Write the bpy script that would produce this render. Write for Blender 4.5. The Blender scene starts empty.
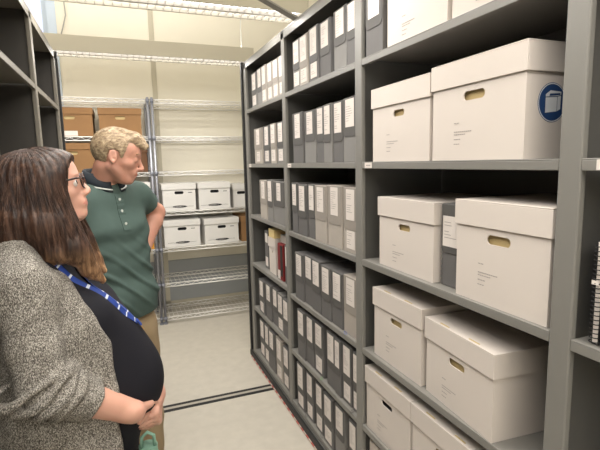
EXPO = 0.24
import bpy, bmesh, math, random
import numpy as np
from mathutils import Vector, Matrix, Euler
random.seed(7)
C = bpy.context.scene.collection
PI = math.pi

# ------------------------------------------------------------------ materials
def mat(name, col, rough=.6, metal=0., noise=None, bump=0., bscale=60., var=0., vscale=6., sss=0., spec=None, alpha=None, trans=0.):
    m = bpy.data.materials.new(name); m.use_nodes = True
    nt = m.node_tree; b = nt.nodes['Principled BSDF']
    b.inputs['Base Color'].default_value = (*col, 1); b.inputs['Roughness'].default_value = rough
    b.inputs['Metallic'].default_value = metal
    if spec is not None: b.inputs['Specular IOR Level'].default_value = spec
    if sss:
        b.inputs['Subsurface Weight'].default_value = sss
        b.inputs['Subsurface Radius'].default_value = (.012, .004, .002); b.inputs['Subsurface Scale'].default_value = 1.
    if trans: b.inputs['Transmission Weight'].default_value = trans
    tc = nt.nodes.new('ShaderNodeTexCoord')
    if var:
        n = nt.nodes.new('ShaderNodeTexNoise'); n.inputs['Scale'].default_value = vscale; n.inputs['Detail'].default_value = 5
        nt.links.new(tc.outputs['Object'], n.inputs['Vector'])
        r = nt.nodes.new('ShaderNodeValToRGB')
        r.color_ramp.elements[0].position = .3; r.color_ramp.elements[1].position = .7
        r.color_ramp.elements[0].color = (*[max(0, c*(1-var)) for c in col], 1)
        r.color_ramp.elements[1].color = (*[min(1, c*(1+var)) for c in col], 1)
        nt.links.new(n.outputs['Fac'], r.inputs['Fac']); nt.links.new(r.outputs['Color'], b.inputs['Base Color'])
    if bump:
        n2 = nt.nodes.new('ShaderNodeTexNoise'); n2.inputs['Scale'].default_value = bscale; n2.inputs['Detail'].default_value = 4
        nt.links.new(tc.outputs['Object'], n2.inputs['Vector'])
        bp = nt.nodes.new('ShaderNodeBump'); bp.inputs['Strength'].default_value = bump; bp.inputs['Distance'].default_value = .004
        nt.links.new(n2.outputs['Fac'], bp.inputs['Height']); nt.links.new(bp.outputs['Normal'], b.inputs['Normal'])
    return m

def srgb(r, g, b):
    f = lambda c: (c/255/12.92) if c/255 <= .04045 else ((c/255+.055)/1.055)**2.4
    return (f(r), f(g), f(b))

def emit(name, col, s):
    m = bpy.data.materials.new(name); m.use_nodes = True
    nt = m.node_tree; nt.nodes.clear()
    e = nt.nodes.new('ShaderNodeEmission'); e.inputs['Color'].default_value = (*col, 1); e.inputs['Strength'].default_value = s
    o = nt.nodes.new('ShaderNodeOutputMaterial'); nt.links.new(e.outputs[0], o.inputs[0]); return m

M = {}
M['shelf'] = mat('shelf_grey_enamel', srgb(124, 122, 117), .42, var=.04, vscale=3, bump=.05, bscale=300)
M['shelf_dark'] = mat('bay_shade_carriage_grey', srgb(86, 85, 82), .55, var=.05, vscale=3)  # inner panels darkened to paint in the shade of the bays; carriage shares it
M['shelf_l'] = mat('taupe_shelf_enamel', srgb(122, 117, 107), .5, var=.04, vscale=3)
M['panel_l'] = mat('taupe_panel_shaded', srgb(64, 61, 57), .6, var=.05, vscale=3)  # left unit's inner panels, coloured darker to imitate its unlit interior
M['black'] = mat('black_rubber', srgb(22, 22, 23), .55, bump=.1, bscale=200)
M['red'] = mat('red_safety_strip', srgb(168, 84, 74), .5)
M['wall'] = mat('wall_cream_paint', srgb(236, 231, 216), .85, var=.02, vscale=2, bump=.04, bscale=250)
M['trim'] = mat('wall_seam_trim', srgb(196, 190, 172), .6, var=.02)
M['ceil'] = mat('ceiling_white', srgb(228, 224, 212), .9, bump=.1, bscale=120)
M['floor'] = mat('floor_beige_sheet', srgb(186, 180, 168), .38, var=.05, vscale=14, bump=.03, bscale=200)
M['track'] = mat('steel_rail', srgb(176, 170, 158), .4, .3)
M['box'] = mat('white_board', srgb(206, 197, 189), .75, var=.012, vscale=5, bump=.05, bscale=300)
M['box2'] = mat('white_corrugated', srgb(222, 220, 216), .75, var=.02, vscale=5)
M['kraft'] = mat('kraft_board', srgb(140, 104, 66), .8, var=.05, vscale=8, bump=.05, bscale=200)
M['kraft_dark'] = mat('brown_board', srgb(105, 72, 48), .8, var=.05)
M['inside'] = mat('board_inside_tan', srgb(190, 168, 120), .8)
M['hole'] = mat('handle_dark_void', srgb(18, 18, 20), .9)
M['paper'] = mat('label_paper', srgb(216, 208, 201), .8, var=.015, vscale=20)
M['ink'] = mat('grey_ink', srgb(158, 151, 147), .8)
M['ink2'] = mat('black_ink', srgb(38, 38, 42), .8)
M['paint_blue'] = mat('navy_blue_print', srgb(30, 62, 108), .6)
M['print_white'] = mat('print_white', srgb(205, 208, 212), .7)
M['case_D'] = mat('case_dark_grey', srgb(100, 98, 97), .7, var=.04, vscale=12, bump=.08, bscale=200)
M['case_F'] = mat('case_flap_grey', srgb(84, 82, 80), .65, bump=.06, bscale=200)
M['case_G'] = mat('case_flap_light', srgb(146, 139, 131), .7, bump=.06, bscale=200)
M['case_M'] = mat('case_mid_grey', srgb(128, 126, 123), .7, var=.04, vscale=12, bump=.08, bscale=200)
M['case_L'] = mat('case_light_grey', srgb(170, 162, 153), .7, var=.03, vscale=12, bump=.08, bscale=200)
M['edge'] = mat('metal_edge', srgb(160, 160, 160), .35, .8)
M['red_cloth'] = mat('dark_red_cloth', srgb(120, 26, 28), .6, var=.06, vscale=10)
M['manila'] = mat('manila_paper', srgb(222, 198, 140), .75, var=.03)
M['chrome'] = mat('wire_chrome', srgb(232, 230, 226), .35, .25)
M['collar_plastic'] = mat('grey_collar', srgb(125, 128, 138), .5)
M['lamp_body'] = mat('fixture_white_enamel', srgb(208, 203, 188), .5)
M['lamp_grid'] = mat('fixture_louver', srgb(225, 222, 218), .35, .3)
M['tube'] = emit('lit_fluorescent_tube', (1., .96, .92), 4.5)
M['win_frame'] = mat('window_frame_glow_tint', srgb(198, 212, 228), .5)  # bluish tint stands in for the daylight glow around the window
M['post'] = mat('shelf_post_steel', srgb(150, 152, 160), .35, .5)
M['cable'] = mat('grey_cable', srgb(165, 165, 160), .6)
M['orange'] = mat('orange_folder', srgb(214, 150, 52), .6)
M['blue_tag'] = mat('blue_clip', srgb(58, 88, 165), .5)
M['green_tag'] = mat('green_clip', srgb(100, 160, 80), .5)
M['wire'] = mat('paper_clip_wire', srgb(70, 70, 72), .35, .8)

def dashes(m, ca, cb):
    nt = m.node_tree; b = nt.nodes['Principled BSDF']; tc = nt.nodes.new('ShaderNodeTexCoord')
    w = nt.nodes.new('ShaderNodeTexWave'); w.bands_direction = 'Y'; w.inputs['Scale'].default_value = 3.8; w.inputs['Distortion'].default_value = .6
    r = nt.nodes.new('ShaderNodeValToRGB'); r.color_ramp.elements[0].position = .45; r.color_ramp.elements[1].position = .55
    r.color_ramp.elements[0].color = (*ca, 1); r.color_ramp.elements[1].color = (*cb, 1)
    nt.links.new(tc.outputs['Object'], w.inputs['Vector']); nt.links.new(w.outputs['Fac'], r.inputs['Fac']); nt.links.new(r.outputs['Color'], b.inputs['Base Color'])
dashes(M['red'], srgb(172, 84, 76), srgb(190, 172, 160))

# ------------------------------------------------------------------ mesh helpers
class MB:
    def __init__(s): s.v = []; s.f = []; s.mi = []
    def raw(s, vs, fs, mi=0):
        o = len(s.v); s.v += [tuple(v) for v in vs]; s.f += [tuple(i+o for i in f) for f in fs]; s.mi += [mi]*len(fs)
    def box(s, x0, x1, y0, y1, z0, z1, mi=0, mtx=None):
        vs = [(x, y, z) for x in (x0, x1) for y in (y0, y1) for z in (z0, z1)]
        if mtx: vs = [mtx @ Vector(v) for v in vs]
        s.raw(vs, [(0,1,3,2),(4,6,7,5),(0,4,5,1),(2,3,7,6),(0,2,6,4),(1,5,7,3)], mi)
    def tube(s, pts, r, n=8, mi=0, cap=True, closed=False):
        pts = [Vector(p) for p in pts]; rs = r if isinstance(r, (list, tuple)) else [r]*len(pts)
        vs = []; up = Vector((0,0,1)); prev = None; N = len(pts)
        for i, p in enumerate(pts):
            t = (pts[(i+1) % N if closed else min(i+1, N-1)] - pts[(i-1) % N if closed else max(i-1, 0)])
            t = t.normalized() if t.length > 1e-9 else Vector((0,0,1))
            if prev is None:
                a = t.cross(up); a = a.normalized() if a.length > 1e-3 else t.cross(Vector((1,0,0))).normalized()
            else:
                a = prev - t*prev.dot(t); a = a.normalized() if a.length > 1e-6 else prev
            b = t.cross(a); prev = a
            for k in range(n):
                q = 2*PI*k/n; vs.append(p + a*math.cos(q)*rs[i] + b*math.sin(q)*rs[i])
        fs = []
        for i in range(N if closed else N-1):
            j = (i+1) % N
            for k in range(n):
                k2 = (k+1) % n; fs.append((i*n+k, i*n+k2, j*n+k2, j*n+k))
        if cap and not closed: fs.append(tuple(range(n-1, -1, -1))); fs.append(tuple((N-1)*n+k for k in range(n)))
        s.raw(vs, fs, mi)
    def prism(s, poly, fn, t0, t1, mi=0):   # poly: list of 2D, fn(u,v,t)->3D
        n = len(poly); vs = [fn(u, v, t0) for u, v in poly] + [fn(u, v, t1) for u, v in poly]
        fs = [tuple(range(n-1, -1, -1)), tuple(range(n, 2*n))] + [(i, (i+1) % n, n+(i+1) % n, n+i) for i in range(n)]
        s.raw(vs, fs, mi)
    def build(s, name, mats, parent=None, smooth=False, bevel=0., loc=None):
        me = bpy.data.meshes.new(name); me.from_pydata(s.v, [], s.f)
        mats = mats if isinstance(mats, (list, tuple)) else [mats]
        for m in mats: me.materials.append(M[m] if isinstance(m, str) else m)
        me.polygons.foreach_set('material_index', s.mi)
        bm = bmesh.new(); bm.from_mesh(me); bmesh.ops.recalc_face_normals(bm, faces=bm.faces); bm.to_mesh(me); bm.free()
        if smooth:
            for p in me.polygons: p.use_smooth = True
        o = bpy.data.objects.new(name, me); C.objects.link(o)
        if parent: o.parent = parent
        if loc: o.location = loc
        if bevel:
            b = o.modifiers.new('bevel', 'BEVEL'); b.width = bevel; b.segments = 2; b.limit_method = 'ANGLE'
        return o

def tag(o, label=None, cat=None, group=None, kind=None):
    if label: o['label'] = label
    if cat: o['category'] = cat
    if group: o['group'] = group
    if kind: o['kind'] = kind
    return o
def empty(name, loc=(0,0,0), rz=0.):
    o = bpy.data.objects.new(name, None); C.objects.link(o); o.location = loc; o.rotation_euler = (0,0,rz)
    o.empty_display_size = .05; return o
def struct(o): o['kind'] = 'structure'; return o

# ------------------------------------------------------------------ the room
XL, XR, YF, YB, ZC = -2.6, 3.0, -2.6, 5.2, 3.9
b = MB(); b.box(XL, XR, YF, YB, -.06, 0)
struct(b.build('floor', 'floor'))
b = MB(); b.box(XL-.1, XR+.1, YF-.1, YB+.1, ZC, ZC+.1); struct(b.build('ceiling', 'ceil'))
wx0, wx1, wz0, wz1 = -1.9, -.56, 1.6, 3.6     # window opening in the back wall
b = MB()
b.box(XL-.1, wx0, YB, YB+.16, 0, ZC); b.box(wx1, XR+.1, YB, YB+.16, 0, ZC)
b.box(wx0, wx1, YB, YB+.16, 0, wz0); b.box(wx0, wx1, YB, YB+.16, wz1, ZC)
struct(b.build('wall_back', 'wall'))
b = MB(); b.box(XL-.1, XL, YF, YB, 0, ZC); struct(b.build('wall_left', 'wall'))
b = MB(); b.box(XR, XR+.1, YF, YB, 0, ZC); struct(b.build('wall_right', 'wall'))
b = MB(); b.box(XL-.1, XR+.1, YF-.1, YF, 0, ZC); struct(b.build('wall_front', 'wall'))
b = MB(); b.box(.375, .425, YB-.012, YB, 0, ZC); b.box(.392, .408, YB-.018, YB-.012, 0, ZC); struct(b.build('trim_1', 'trim'))
b = MB(); b.box(wx1-.004, wx1+.075, YB-.014, YB, wz0-.06, wz1+.06); b.box(wx0-.07, wx0, YB-.014, YB, wz0-.06, wz1+.06)
b.box(wx0-.07, wx1+.075, YB-.014, YB, wz1, wz1+.07); b.box(wx0-.09, wx1+.09, YB-.05, YB, wz0-.04, wz0)
wn = struct(b.build('window_1', 'win_frame'))
b = MB()
for x0, x1 in ((wx0, wx0+.05), (wx1-.05, wx1), (-1.25, -1.21)): b.box(x0, x1, YB+.05, YB+.1, wz0, wz1)
for z0, z1 in ((wz0, wz0+.05), (wz1-.05, wz1)): b.box(wx0+.05, wx1-.05, YB+.051, YB+.099, z0, z1)
b.build('sash', 'win_frame', wn)
M['glass'] = mat('window_glass', (.95, .97, 1), .02, trans=1.); M['glass'].node_tree.nodes['Principled BSDF'].inputs['IOR'].default_value = 1.05
b = MB(); b.box(wx0+.05, wx1-.05, YB+.07, YB+.076, wz0+.05, wz1-.05); b.build('pane', 'glass', wn)
b = MB(); b.box(XL, XR, YB-.011, YB, .1005, .565); struct(b.build('trim_5', mat('wall_base_grey', srgb(158, 162, 164), .6)))
for nm, x0, x1 in (('baseboard_back', XL, XR),):
    b = MB(); b.box(x0, x1, YB-.012, YB, 0, .1); struct(b.build(nm, 'trim'))
# floor rails the carriages roll on: two dark slots with a steel web
for yy in (3.0, 1.25, -.45):
    b = MB(); b.box(XL+.2, XR-.2, yy-.044, yy-.014, 0, .0025, 0); b.box(XL+.2, XR-.2, yy+.014, yy+.044, 0, .0025, 0)
    b.box(XL+.2, XR-.2, yy-.014, yy+.014, 0, .003, 1)
    struct(b.build('trim_2' if yy == 3.0 else ('trim_3' if yy == 1.25 else 'trim_4'), ['black', 'track']))

# ------------------------------------------------------------------ pendant fluorescent fixtures
def fixture(y, x0, x1, label, zb=2.52, h=.115, w=.30):
    t = empty('fluorescent_light', ((x0+x1)/2, y, zb)); tag(t, label, 'ceiling light', 'pendant fluorescent lights')
    L = x1-x0; a = -L/2; e = L/2
    b = MB()
    b.box(a, e, -w/2, -w/2+.01, 0, h); b.box(a, e, w/2-.01, w/2, 0, h)
    for k in range(9): b.box(a+k*(L-.02)/8, a+k*(L-.02)/8+.02, -w/2+.01, w/2-.01, h-.012, h-.002)
    b.box(a-.01, a, -w/2, w/2, 0, h); b.box(e, e+.01, -w/2, w/2, 0, h)
    b.build('housing', 'lamp_body', t, bevel=.003)
    for s in (-1, 1):
        b = MB(); b.tube([(a+.02, s*w*.23, .055), (e-.02, s*w*.23, .055)], .014, 10); b.build('tube', 'tube', t, smooth=True)
    b = MB(); n = int(L/.045)
    for i in range(1, n): b.box(a+i*L/n-.0008, a+i*L/n+.0008, -w/2+.01, w/2-.01, 0.0, .022)
    b.box(a, e, -.012, .012, .0, .024)
    b.build('louver', 'lamp_grid', t)
    for xx in (a+.07, e-.07):
        b = MB(); b.tube([(xx, 0, h-.01), (xx, 0, ZC-zb)], .003, 6); b.build('hanger', 'cable', t)
    # the light these tubes give
    ld = bpy.data.lights.new('tube_light', 'AREA'); ld.shape = 'RECTANGLE'; ld.size = L-.1; ld.size_y = w-.06
    ld.energy = FIXW*L; ld.color = (1., .965, .925)
    lo = bpy.data.objects.new('tube_light', ld); C.objects.link(lo); lo.parent = t; lo.location = (0, 0, -.002)
    lu = bpy.data.lights.new('tube_uplight', 'AREA'); lu.shape = 'RECTANGLE'; lu.size = L-.1; lu.size_y = w-.06
    lu.energy = UPW*L; lu.color = (1., .965, .925)
    uo = bpy.data.objects.new('tube_uplight', lu); C.objects.link(uo); uo.parent = t; uo.location = (0, 0, h+.002); uo.rotation_euler = (PI, 0, 0)
    return t
FIXW = 10.; UPW = 9.5
fixture(4.0, -1.35, 1.12, 'pendant fluorescent light with grey housing, farthest, close to the back wall', zb=2.487, h=.118, w=.21)
fixture(2.78, -1.35, 1.12, 'pendant fluorescent light with two bright tubes, nearer one at the top edge', w=.22)
for yy in (1.6, .4, -.8, -1.9):
    fixture(yy, -1.35, 1.12, 'pendant fluorescent light above the aisle, outside the photo')
b = MB(); b.tube([(-.46, 5.16, 3.9), (-.44, 5.16, 3.5), (-.40, 5.16, 3.25), (-.395, 5.165, 3.1), (-.43, 5.17, 2.98), (-.46, 5.17, 2.88)], .006, 6)
tag(b.build('wall_cable', 'cable', smooth=True), 'thin grey cable curving down the cream wall beside the window', 'cable')

# ------------------------------------------------------------------ mobile shelving
LV = [(.095), (.445), (.81), (1.21), (1.625), (2.04)]
UPY = [3.525, 2.64, 1.715, .735, -.20]       # centres of the uprights
ZT = 2.40
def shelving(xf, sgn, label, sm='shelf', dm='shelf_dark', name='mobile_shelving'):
    # xf: x of the front face, sgn +1 when the shelves go back towards +x
    t = empty(name, (xf, 0, 0)); tag(t, label, 'shelving unit')
    D = .43
    def X(a, c): return (min(a*sgn, c*sgn), max(a*sgn, c*sgn))
    for i, y in enumerate(UPY):
        b = MB(); x0, x1 = X(0, .02); b.box(x0, x1, y-.028, y+.028, .06, ZT-.001)
        x0, x1 = X(D, D+.02); b.box(x0, x1, y-.028, y+.028, .06, ZT-.001)
        b.build('upright', sm, t, bevel=.004)
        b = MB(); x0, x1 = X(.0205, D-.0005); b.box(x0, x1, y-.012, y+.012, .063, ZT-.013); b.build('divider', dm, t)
    for i in range(4):
        ya, yb = UPY[i+1]+.0285, UPY[i]-.0285
        for k, z in enumerate(LV):
            if i == 0: z = z + (.025 if k in (1, 2) else (.015 if k == 3 else 0))
            b = MB(); x0, x1 = X(.001, D); b.box(x0, x1, ya, yb, z-.004, z)
            x0, x1 = X(.001, .004); b.box(x0, x1, ya, yb, z-.027, z-.004)
            x0, x1 = X(.004, .018); b.box(x0, x1, ya, yb, z-.027, z-.024)
            b.build('shelf', sm, t, bevel=.002)
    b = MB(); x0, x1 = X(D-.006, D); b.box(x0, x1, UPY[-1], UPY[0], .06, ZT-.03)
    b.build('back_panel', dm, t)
    b = MB(); x0, x1 = X(.0, D); b.box(x0, x1, UPY[-1]-.03, UPY[0]+.03, ZT-.012, ZT)
    x0, x1 = X(0, .006); b.box(x0, x1, UPY[-1]-.03, UPY[0]+.03, ZT-.05, ZT-.012)
    b.build('top_panel', sm, t, bevel=.002)
    b = MB(); x0, x1 = X(-.004, .86); b.box(x0, x1, UPY[-1]-.03, UPY[0]+.055, .03, .0625)
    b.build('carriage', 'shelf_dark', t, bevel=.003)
    b = MB(); x0, x1 = X(-.016, -.004); b.box(x0, x1, UPY[-1]-.03, UPY[0]+.04, .012, .058)
    b.build('bumper', 'black', t, bevel=.003)
    b = MB(); x0, x1 = X(-.021, -.016); 
    b.box(x0, x1, UPY[-1]-.03, UPY[0]+.03, .008, .016)
    b.build('safety_strip', 'red', t)
    b = MB(); x0, x1 = X(.02, .84)
    for yy in (3.0, 1.25): 
        for xx in (.1, .7): 
            c = MB(); c.tube([(xx*sgn, yy-.01, .0335), (xx*sgn, yy+.01, .0335)], .0305, 16); c.build('wheel', 'track', t)
    # the shelves behind, seen from the other aisle
    b = MB(); x0, x1 = X(D+.02, .86)
    for z in LV + [ZT]: b.box(x0, x1, UPY[-1], UPY[0], z-.03, z-.002)
    b.box(x0, x1, UPY[0]-.03, UPY[0]-.001, .063, ZT-.03)
    b.build('rear_shelves', 'shelf', t)
    # end panel with its dark edging and foot
    b = MB(); x0, x1 = X(.004, .85); b.box(x0, x1, UPY[0]+.029, UPY[0]+.05, .063, ZT); b.build('end_panel', 'shelf', t)
    b = MB(); x0, x1 = X(-.012, .03); b.box(x0, x1, UPY[0]+.051, UPY[0]+.085, .05, ZT+.01)
    b.box(x0, x1+.0, UPY[0]+.04, UPY[0]+.1, .004, .05); b.build('edge_seal', 'black', t, bevel=.003)
    return t
XP = .94
su = shelving(XP, 1, 'long grey mobile shelving unit filled with boxes and document cases, right of the aisle')
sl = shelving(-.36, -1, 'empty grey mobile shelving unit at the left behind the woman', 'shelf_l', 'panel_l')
# shelf number tags on the right unit
for y, z in ((1.655, 1.625), (2.585, 1.625), (.67, 1.625), (3.47, 1.625)):
    b = MB(); b.box(-.003, -.0005, y-.055, y+.0, z-.025, z-.003, 0); b.box(-.0036, -.003, y-.045, y-.012, z-.016, z-.012, 1)
    b.build('shelf_tag', ['paper', 'ink'], su)
b = MB(); b.tube([(.955, 2.43, 2.405), (.735, 2.43, 2.50), (.2, 2.43, 2.73), (-.4, 2.43, 2.99), (-2.55, 2.43, 3.89)], .017, 4)
tag(b.build('ceiling_brace', 'shelf'), 'grey diagonal brace bar rising from the top of the right shelving unit', 'brace')
# ------------------------------------------------------------------ document cases
def rflap(w, h, r, n=5):
    pts = [(-w/2, 0), (w/2, 0), (w/2, -h+r)]
    pts += [(w/2-r+r*math.cos(a), -h+r-r*math.sin(a)) for a in [PI/2*k/n for k in range(1, n+1)]]
    pts += [(-w/2+r-r*math.sin(a), -h+r-r*math.cos(a)) for a in [PI/2*k/n for k in range(0, n)]]
    pts += [(-w/2, -h+r)]
    return pts
def print_lines(b, x, y0, z0, w, rows, lh=.006, mi=1, seed=0):
    r = random.Random(seed)
    for k in range(rows):
        L = w*r.uniform(.35, .95); z = z0-k*lh*1.7
        if r.random() < .15: continue
        b.box(x-.0004, x, y0-L, y0, z-lh*.18, z+lh*.18, mi)
ORD = ['first', 'second', 'third', 'fourth', 'fifth', 'sixth', 'seventh']
TONE = {'D': 'dark grey', 'M': 'mid grey', 'L': 'pale grey'}
def doc_case(ya, yb, z, h, tone, lower, label, group, x=None, lab_h=.5, low_h=.28, flap=True, tilt=0., seed=0):
    # ya far side, yb near side (ya > yb)
    w = (ya-yb)-.005; x = XP+.022 if x is None else x
    t = empty('document_case', (x, (ya+yb)/2, z+.0005), tilt); tag(t, label, 'document case', group)
    b = MB(); d = .315
    b.box(0, d, -w/2, w/2, 0, h-.004); b.box(.0, d+.001, -w/2-.0007, w/2+.0007, h-.007, h)
    b.build('case_body', 'case_'+tone, t, bevel=.002)
    if flap:
        fh = h*(lab_h+.12); b = MB()
        b.prism(rflap(w-.004, fh, min(.022, w*.28)), lambda u, v, q: (q, u, h-.002+v), -.0025, -.0005)
        b.build('flap', 'case_'+('G' if tone == 'L' else 'F'), t, bevel=.0006)
    lw = min(w*.70, .08); lh = h*(lab_h-.05)
    b = MB(); b.box(-.0036, -.0026, -lw/2, lw/2, h-.008-lh, h-.008, 0)
    print_lines(b, -.0036, lw*.42, h-.03, lw*.8, int(lh/.013), mi=1, seed=seed)
    b.build('paper_label', ['paper', 'ink'], t)
    if lower:
        zb = h*(lab_h and .06); lh2 = h*low_h
        b = MB(); b.box(-.0016, -.0006, -lw/2, lw/2, zb, zb+lh2, 0)
        print_lines(b, -.0016, lw*.42, zb+lh2-.012, lw*.8, int(lh2/.014), mi=1, seed=seed+9)
        b.build('paper_label', ['paper', 'ink'], t)
    return t
ROWS = {
 ('middle', 'top', 2.04): ([(2.513,2.397),(2.397,2.273),(2.264,2.143),(2.143,2.018),(1.983,1.852),(1.844,1.752)], 'MLDDMD', '111000', .262),
 ('middle', 'second', 1.625): ([(2.531,2.371),(2.363,2.205),(2.195,2.1),(2.094,2.0),(1.993,1.886),(1.886,1.753)], 'DMDMDM', '000000', .277),
 ('middle', 'third', 1.21): ([(2.56,2.472),(2.467,2.334),(2.326,2.23),(2.223,2.074),(2.064,1.907),(1.901,1.754)], 'DDDLLL', '000001', .298),
 ('middle', 'fourth', .81): ([(2.537,2.402),(2.402,2.279),(2.279,2.157),(2.153,2.029),(2.026,1.906),(1.904,1.757)], 'DDDDDL', '000000', .285),
 ('middle', 'fifth', .445): ([(2.522,2.4),(2.395,2.282),(2.278,2.15),(2.104,1.998),(1.998,1.928),(1.921,1.821),(1.812,1.752)], 'DDDDDDD', '0010011', .30),
 ('middle', 'bottom', .095): ([(2.549,2.43),(2.408,2.3),(2.268,2.164),(2.146,2.023),(2.007,1.893),(1.845,1.755)], 'DDDDMD', '111101', .29),
 ('far', 'top', 2.04): ([(3.392,3.255),(3.242,3.133),(3.118,3.014),(3.007,2.903),(2.894,2.785),(2.771,2.676)], 'MMLLLL', '101111', .245),
 ('far', 'second', 1.625): ([(3.376,3.177),(3.144,2.986),(2.957,2.845),(2.845,2.701)], 'LDLM', '1111', .262),
 ('far', 'third', 1.225): ([(3.246,3.078),(3.061,2.934),(2.934,2.703)], 'LMM', '000', .285),
 ('far', 'fifth', .47): ([(3.36,3.21),(3.19,3.05),(3.04,2.93),(2.92,2.80),(2.79,2.675)], 'DDDMD', '10010', .265),
 ('far', 'bottom', .095): ([(3.405,3.268),(3.268,3.159),(3.159,2.992),(2.975,2.838),(2.827,2.698)], 'DMDLD', '11011', .30),
}
for (bay, shelf, z), (sp, tones, low, h) in ROWS.items():
    rr = random.Random(hash((len(bay), len(shelf), int(z*100))) if False else int(z*1000)+len(bay))
    for k, (ya, yb) in enumerate(sp):
        wide = 'wide ' if ya-yb > .15 else ('slim ' if ya-yb < .1 else '')
        lb = f"{wide}{TONE[tones[k]]} document case, {'two labels' if low[k]=='1' else 'one label'}, {ORD[k]} from far end, {shelf} shelf, {bay} bay"
        doc_case(ya, yb, z, h+rr.uniform(-.006, .006), tones[k], low[k] == '1', lb, f'document cases on the {shelf} shelf of the {bay} bay',
                 x=XP+.010+rr.uniform(0, .012), lab_h=rr.uniform(.46, .54), tilt=rr.uniform(-.004, .004), seed=int(z*100)+k)
# near bay, top: dark case with label beside the white boxes
doc_case(1.665, 1.535, 2.04, .262, 'D', False, 'dark grey document case with white label beside the white boxes on the near top shelf', None, x=XP+.008, lab_h=.5)
# near bay, third shelf: dark case with metal edge strips between the two white boxes
t = empty('document_case', (.985, 1.175, 1.2105)); tag(t, 'dark grey metal-edged document case standing between two white boxes', 'document case')
b = MB(); b.box(0, .31, -.045, .045, 0, .275); b.build('case_body', 'case_D', t, bevel=.002)
b = MB(); b.prism(rflap(.088, .16, .012), lambda u, v, q: (q, u, .273+v), -.003, -.001); b.build('flap', 'case_F', t, bevel=.0008)
b = MB()
for k in range(16): b.box(-.0016, .012, .041, .0458, .006+k*.0168, .018+k*.0168)
b.build('metal_edge', 'edge', t)
b = MB(); b.box(-.0046, -.0032, -.043, .036, .135, .235, 0); print_lines(b, -.0046, .028, .215, .06, 6, seed=3); b.build('paper_label', ['paper', 'ink'], t)

# ------------------------------------------------------------------ record boxes
def stadium(w, h, n=8):
    r = h/2; pts = []
    for k in range(n+1):
        a = -PI/2+PI*k/n; pts.append((w/2-r+r*math.cos(a), r*math.sin(a)))
    for k in range(n+1):
        a = PI/2+PI*k/n; pts.append((-w/2+r+r*math.cos(a), r*math.sin(a)))
    return pts
def wall_with_hole(b, w, h, th, hc, hw, hh, n=8):
    # front wall in plane x=0..th, y from -w/2..w/2, z 0..h with a stadium hole centred (0,hc)
    r = hh/2; L = []; R_ = []
    up_arc = [(hw/2-r+r*math.cos(a), r*math.sin(a)) for a in [PI/2*k/n for k in range(n+1)]] + [(-hw/2+r-r*math.sin(a), r*math.cos(a)) for a in [PI/2*k/n for k in range(n+1)]]
    upper = [(w/2, 0), (w/2, h-hc), (-w/2, h-hc), (-w/2, 0)] + up_arc[::-1]
    lower = [(w/2, 0)] + [(u, -v) for u, v in up_arc] + [(-w/2, 0), (-w/2, -hc), (w/2, -hc)]
    for x in (0, th):
        for pl in (upper, lower): b.raw([(x, u, hc+v) for u, v in pl], [tuple(range(len(pl)))])
    st = up_arc + [(u, -v) for u, v in up_arc[::-1]][1:-1]; N = len(st)
    b.raw([(0, u, hc+v) for u, v in st] + [(th, u, hc+v) for u, v in st], [(i, (i+1) % N, N+(i+1) % N, N+i) for i in range(N)])
    for y in (-w/2, w/2): b.raw([(0, y, 0), (th, y, 0), (th, y, h), (0, y, h)], [(0, 1, 2, 3)])
    b.raw([(0, -w/2, 0), (th, -w/2, 0), (th, w/2, 0), (0, w/2, 0)], [(0, 1, 2, 3)])
def record_box(name, x, yc, z, w, h, d, label, cat='storage box', group=None, rz=0., board='box', lid_h=.075, holec=None,
               hole=(.085, .026), dark=False, notch=False, seed=0, text=True, lid_over=.006, through=True):
    t = empty(name, (x, yc, z+.0005), rz); tag(t, label, cat, group)
    b = MB(); th = .004; hb = h-.006; hc = holec or (h-lid_h-.032)
    if through: wall_with_hole(b, w, hb, th, hc, hole[0], hole[1])
    else: b.box(0, th, -w/2, w/2, 0, hb)
    b.box(d-th, d, -w/2, w/2, 0, hb); b.box(th, d-th, -w/2, -w/2+th, 0, hb); b.box(th, d-th, w/2-th, w/2, 0, hb)
    b.box(th, d-th, -w/2+th, w/2-th, 0, th)
    b.build('box_body', board, t)
    if through:
        b = MB(); b.box(.012, .05, -hole[0]/2-.01, hole[0]/2+.01, hc-.03, hc+.03)
        b.build('inner_flap', 'hole' if dark else 'inside', t)
    o = lid_over; b = MB()
    b.box(-o, d+o, -w/2-o, w/2+o, h-.004, h)
    b.box(-o, -o+.004, -w/2-o, w/2+o, h-lid_h, h-.004); b.box(d+o-.004, d+o, -w/2-o, w/2+o, h-lid_h, h-.004)
    b.box(-o+.004, d+o-.004, -w/2-o, -w/2-o+.004, h-lid_h, h-.004); b.box(-o+.004, d+o-.004, w/2+o-.004, w/2+o, h-lid_h, h-.004)
    if notch:
        for yy in (-w*.22, w*.22):
            b.prism(stadium(.05, .006), lambda u, v, q, yy=yy: (.012+v-.006, yy+u, q), h+.0, h+.0012, 1)
    b.build('lid', [board, 'inside'], t, bevel=.0015)
    if text:
        b = MB(); r = random.Random(seed); y0 = w*.22; zt = hc-.075
        for k, (L, dz) in enumerate(((.022, 0), (.075, .026), (.05, .034), (.03, .048), (.026, .062))):
            nseg = max(2, int(L/.008)); 
            for q in range(nseg): b.box(-.0006, -.0001, y0-L*(q+.8)/nseg, y0-L*q/nseg, zt-dz-.0013, zt-dz+.0013, 0)
        b.build('printed_text', 'ink', t)
    return t
SB = 'white storage box'
record_box('storage_box', .955, 1.438, 1.625, .362, .282, .34, 'smaller white lidded box, second shelf, left of the box with the round emblem', hole=(.07, .024), seed=1)
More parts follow.
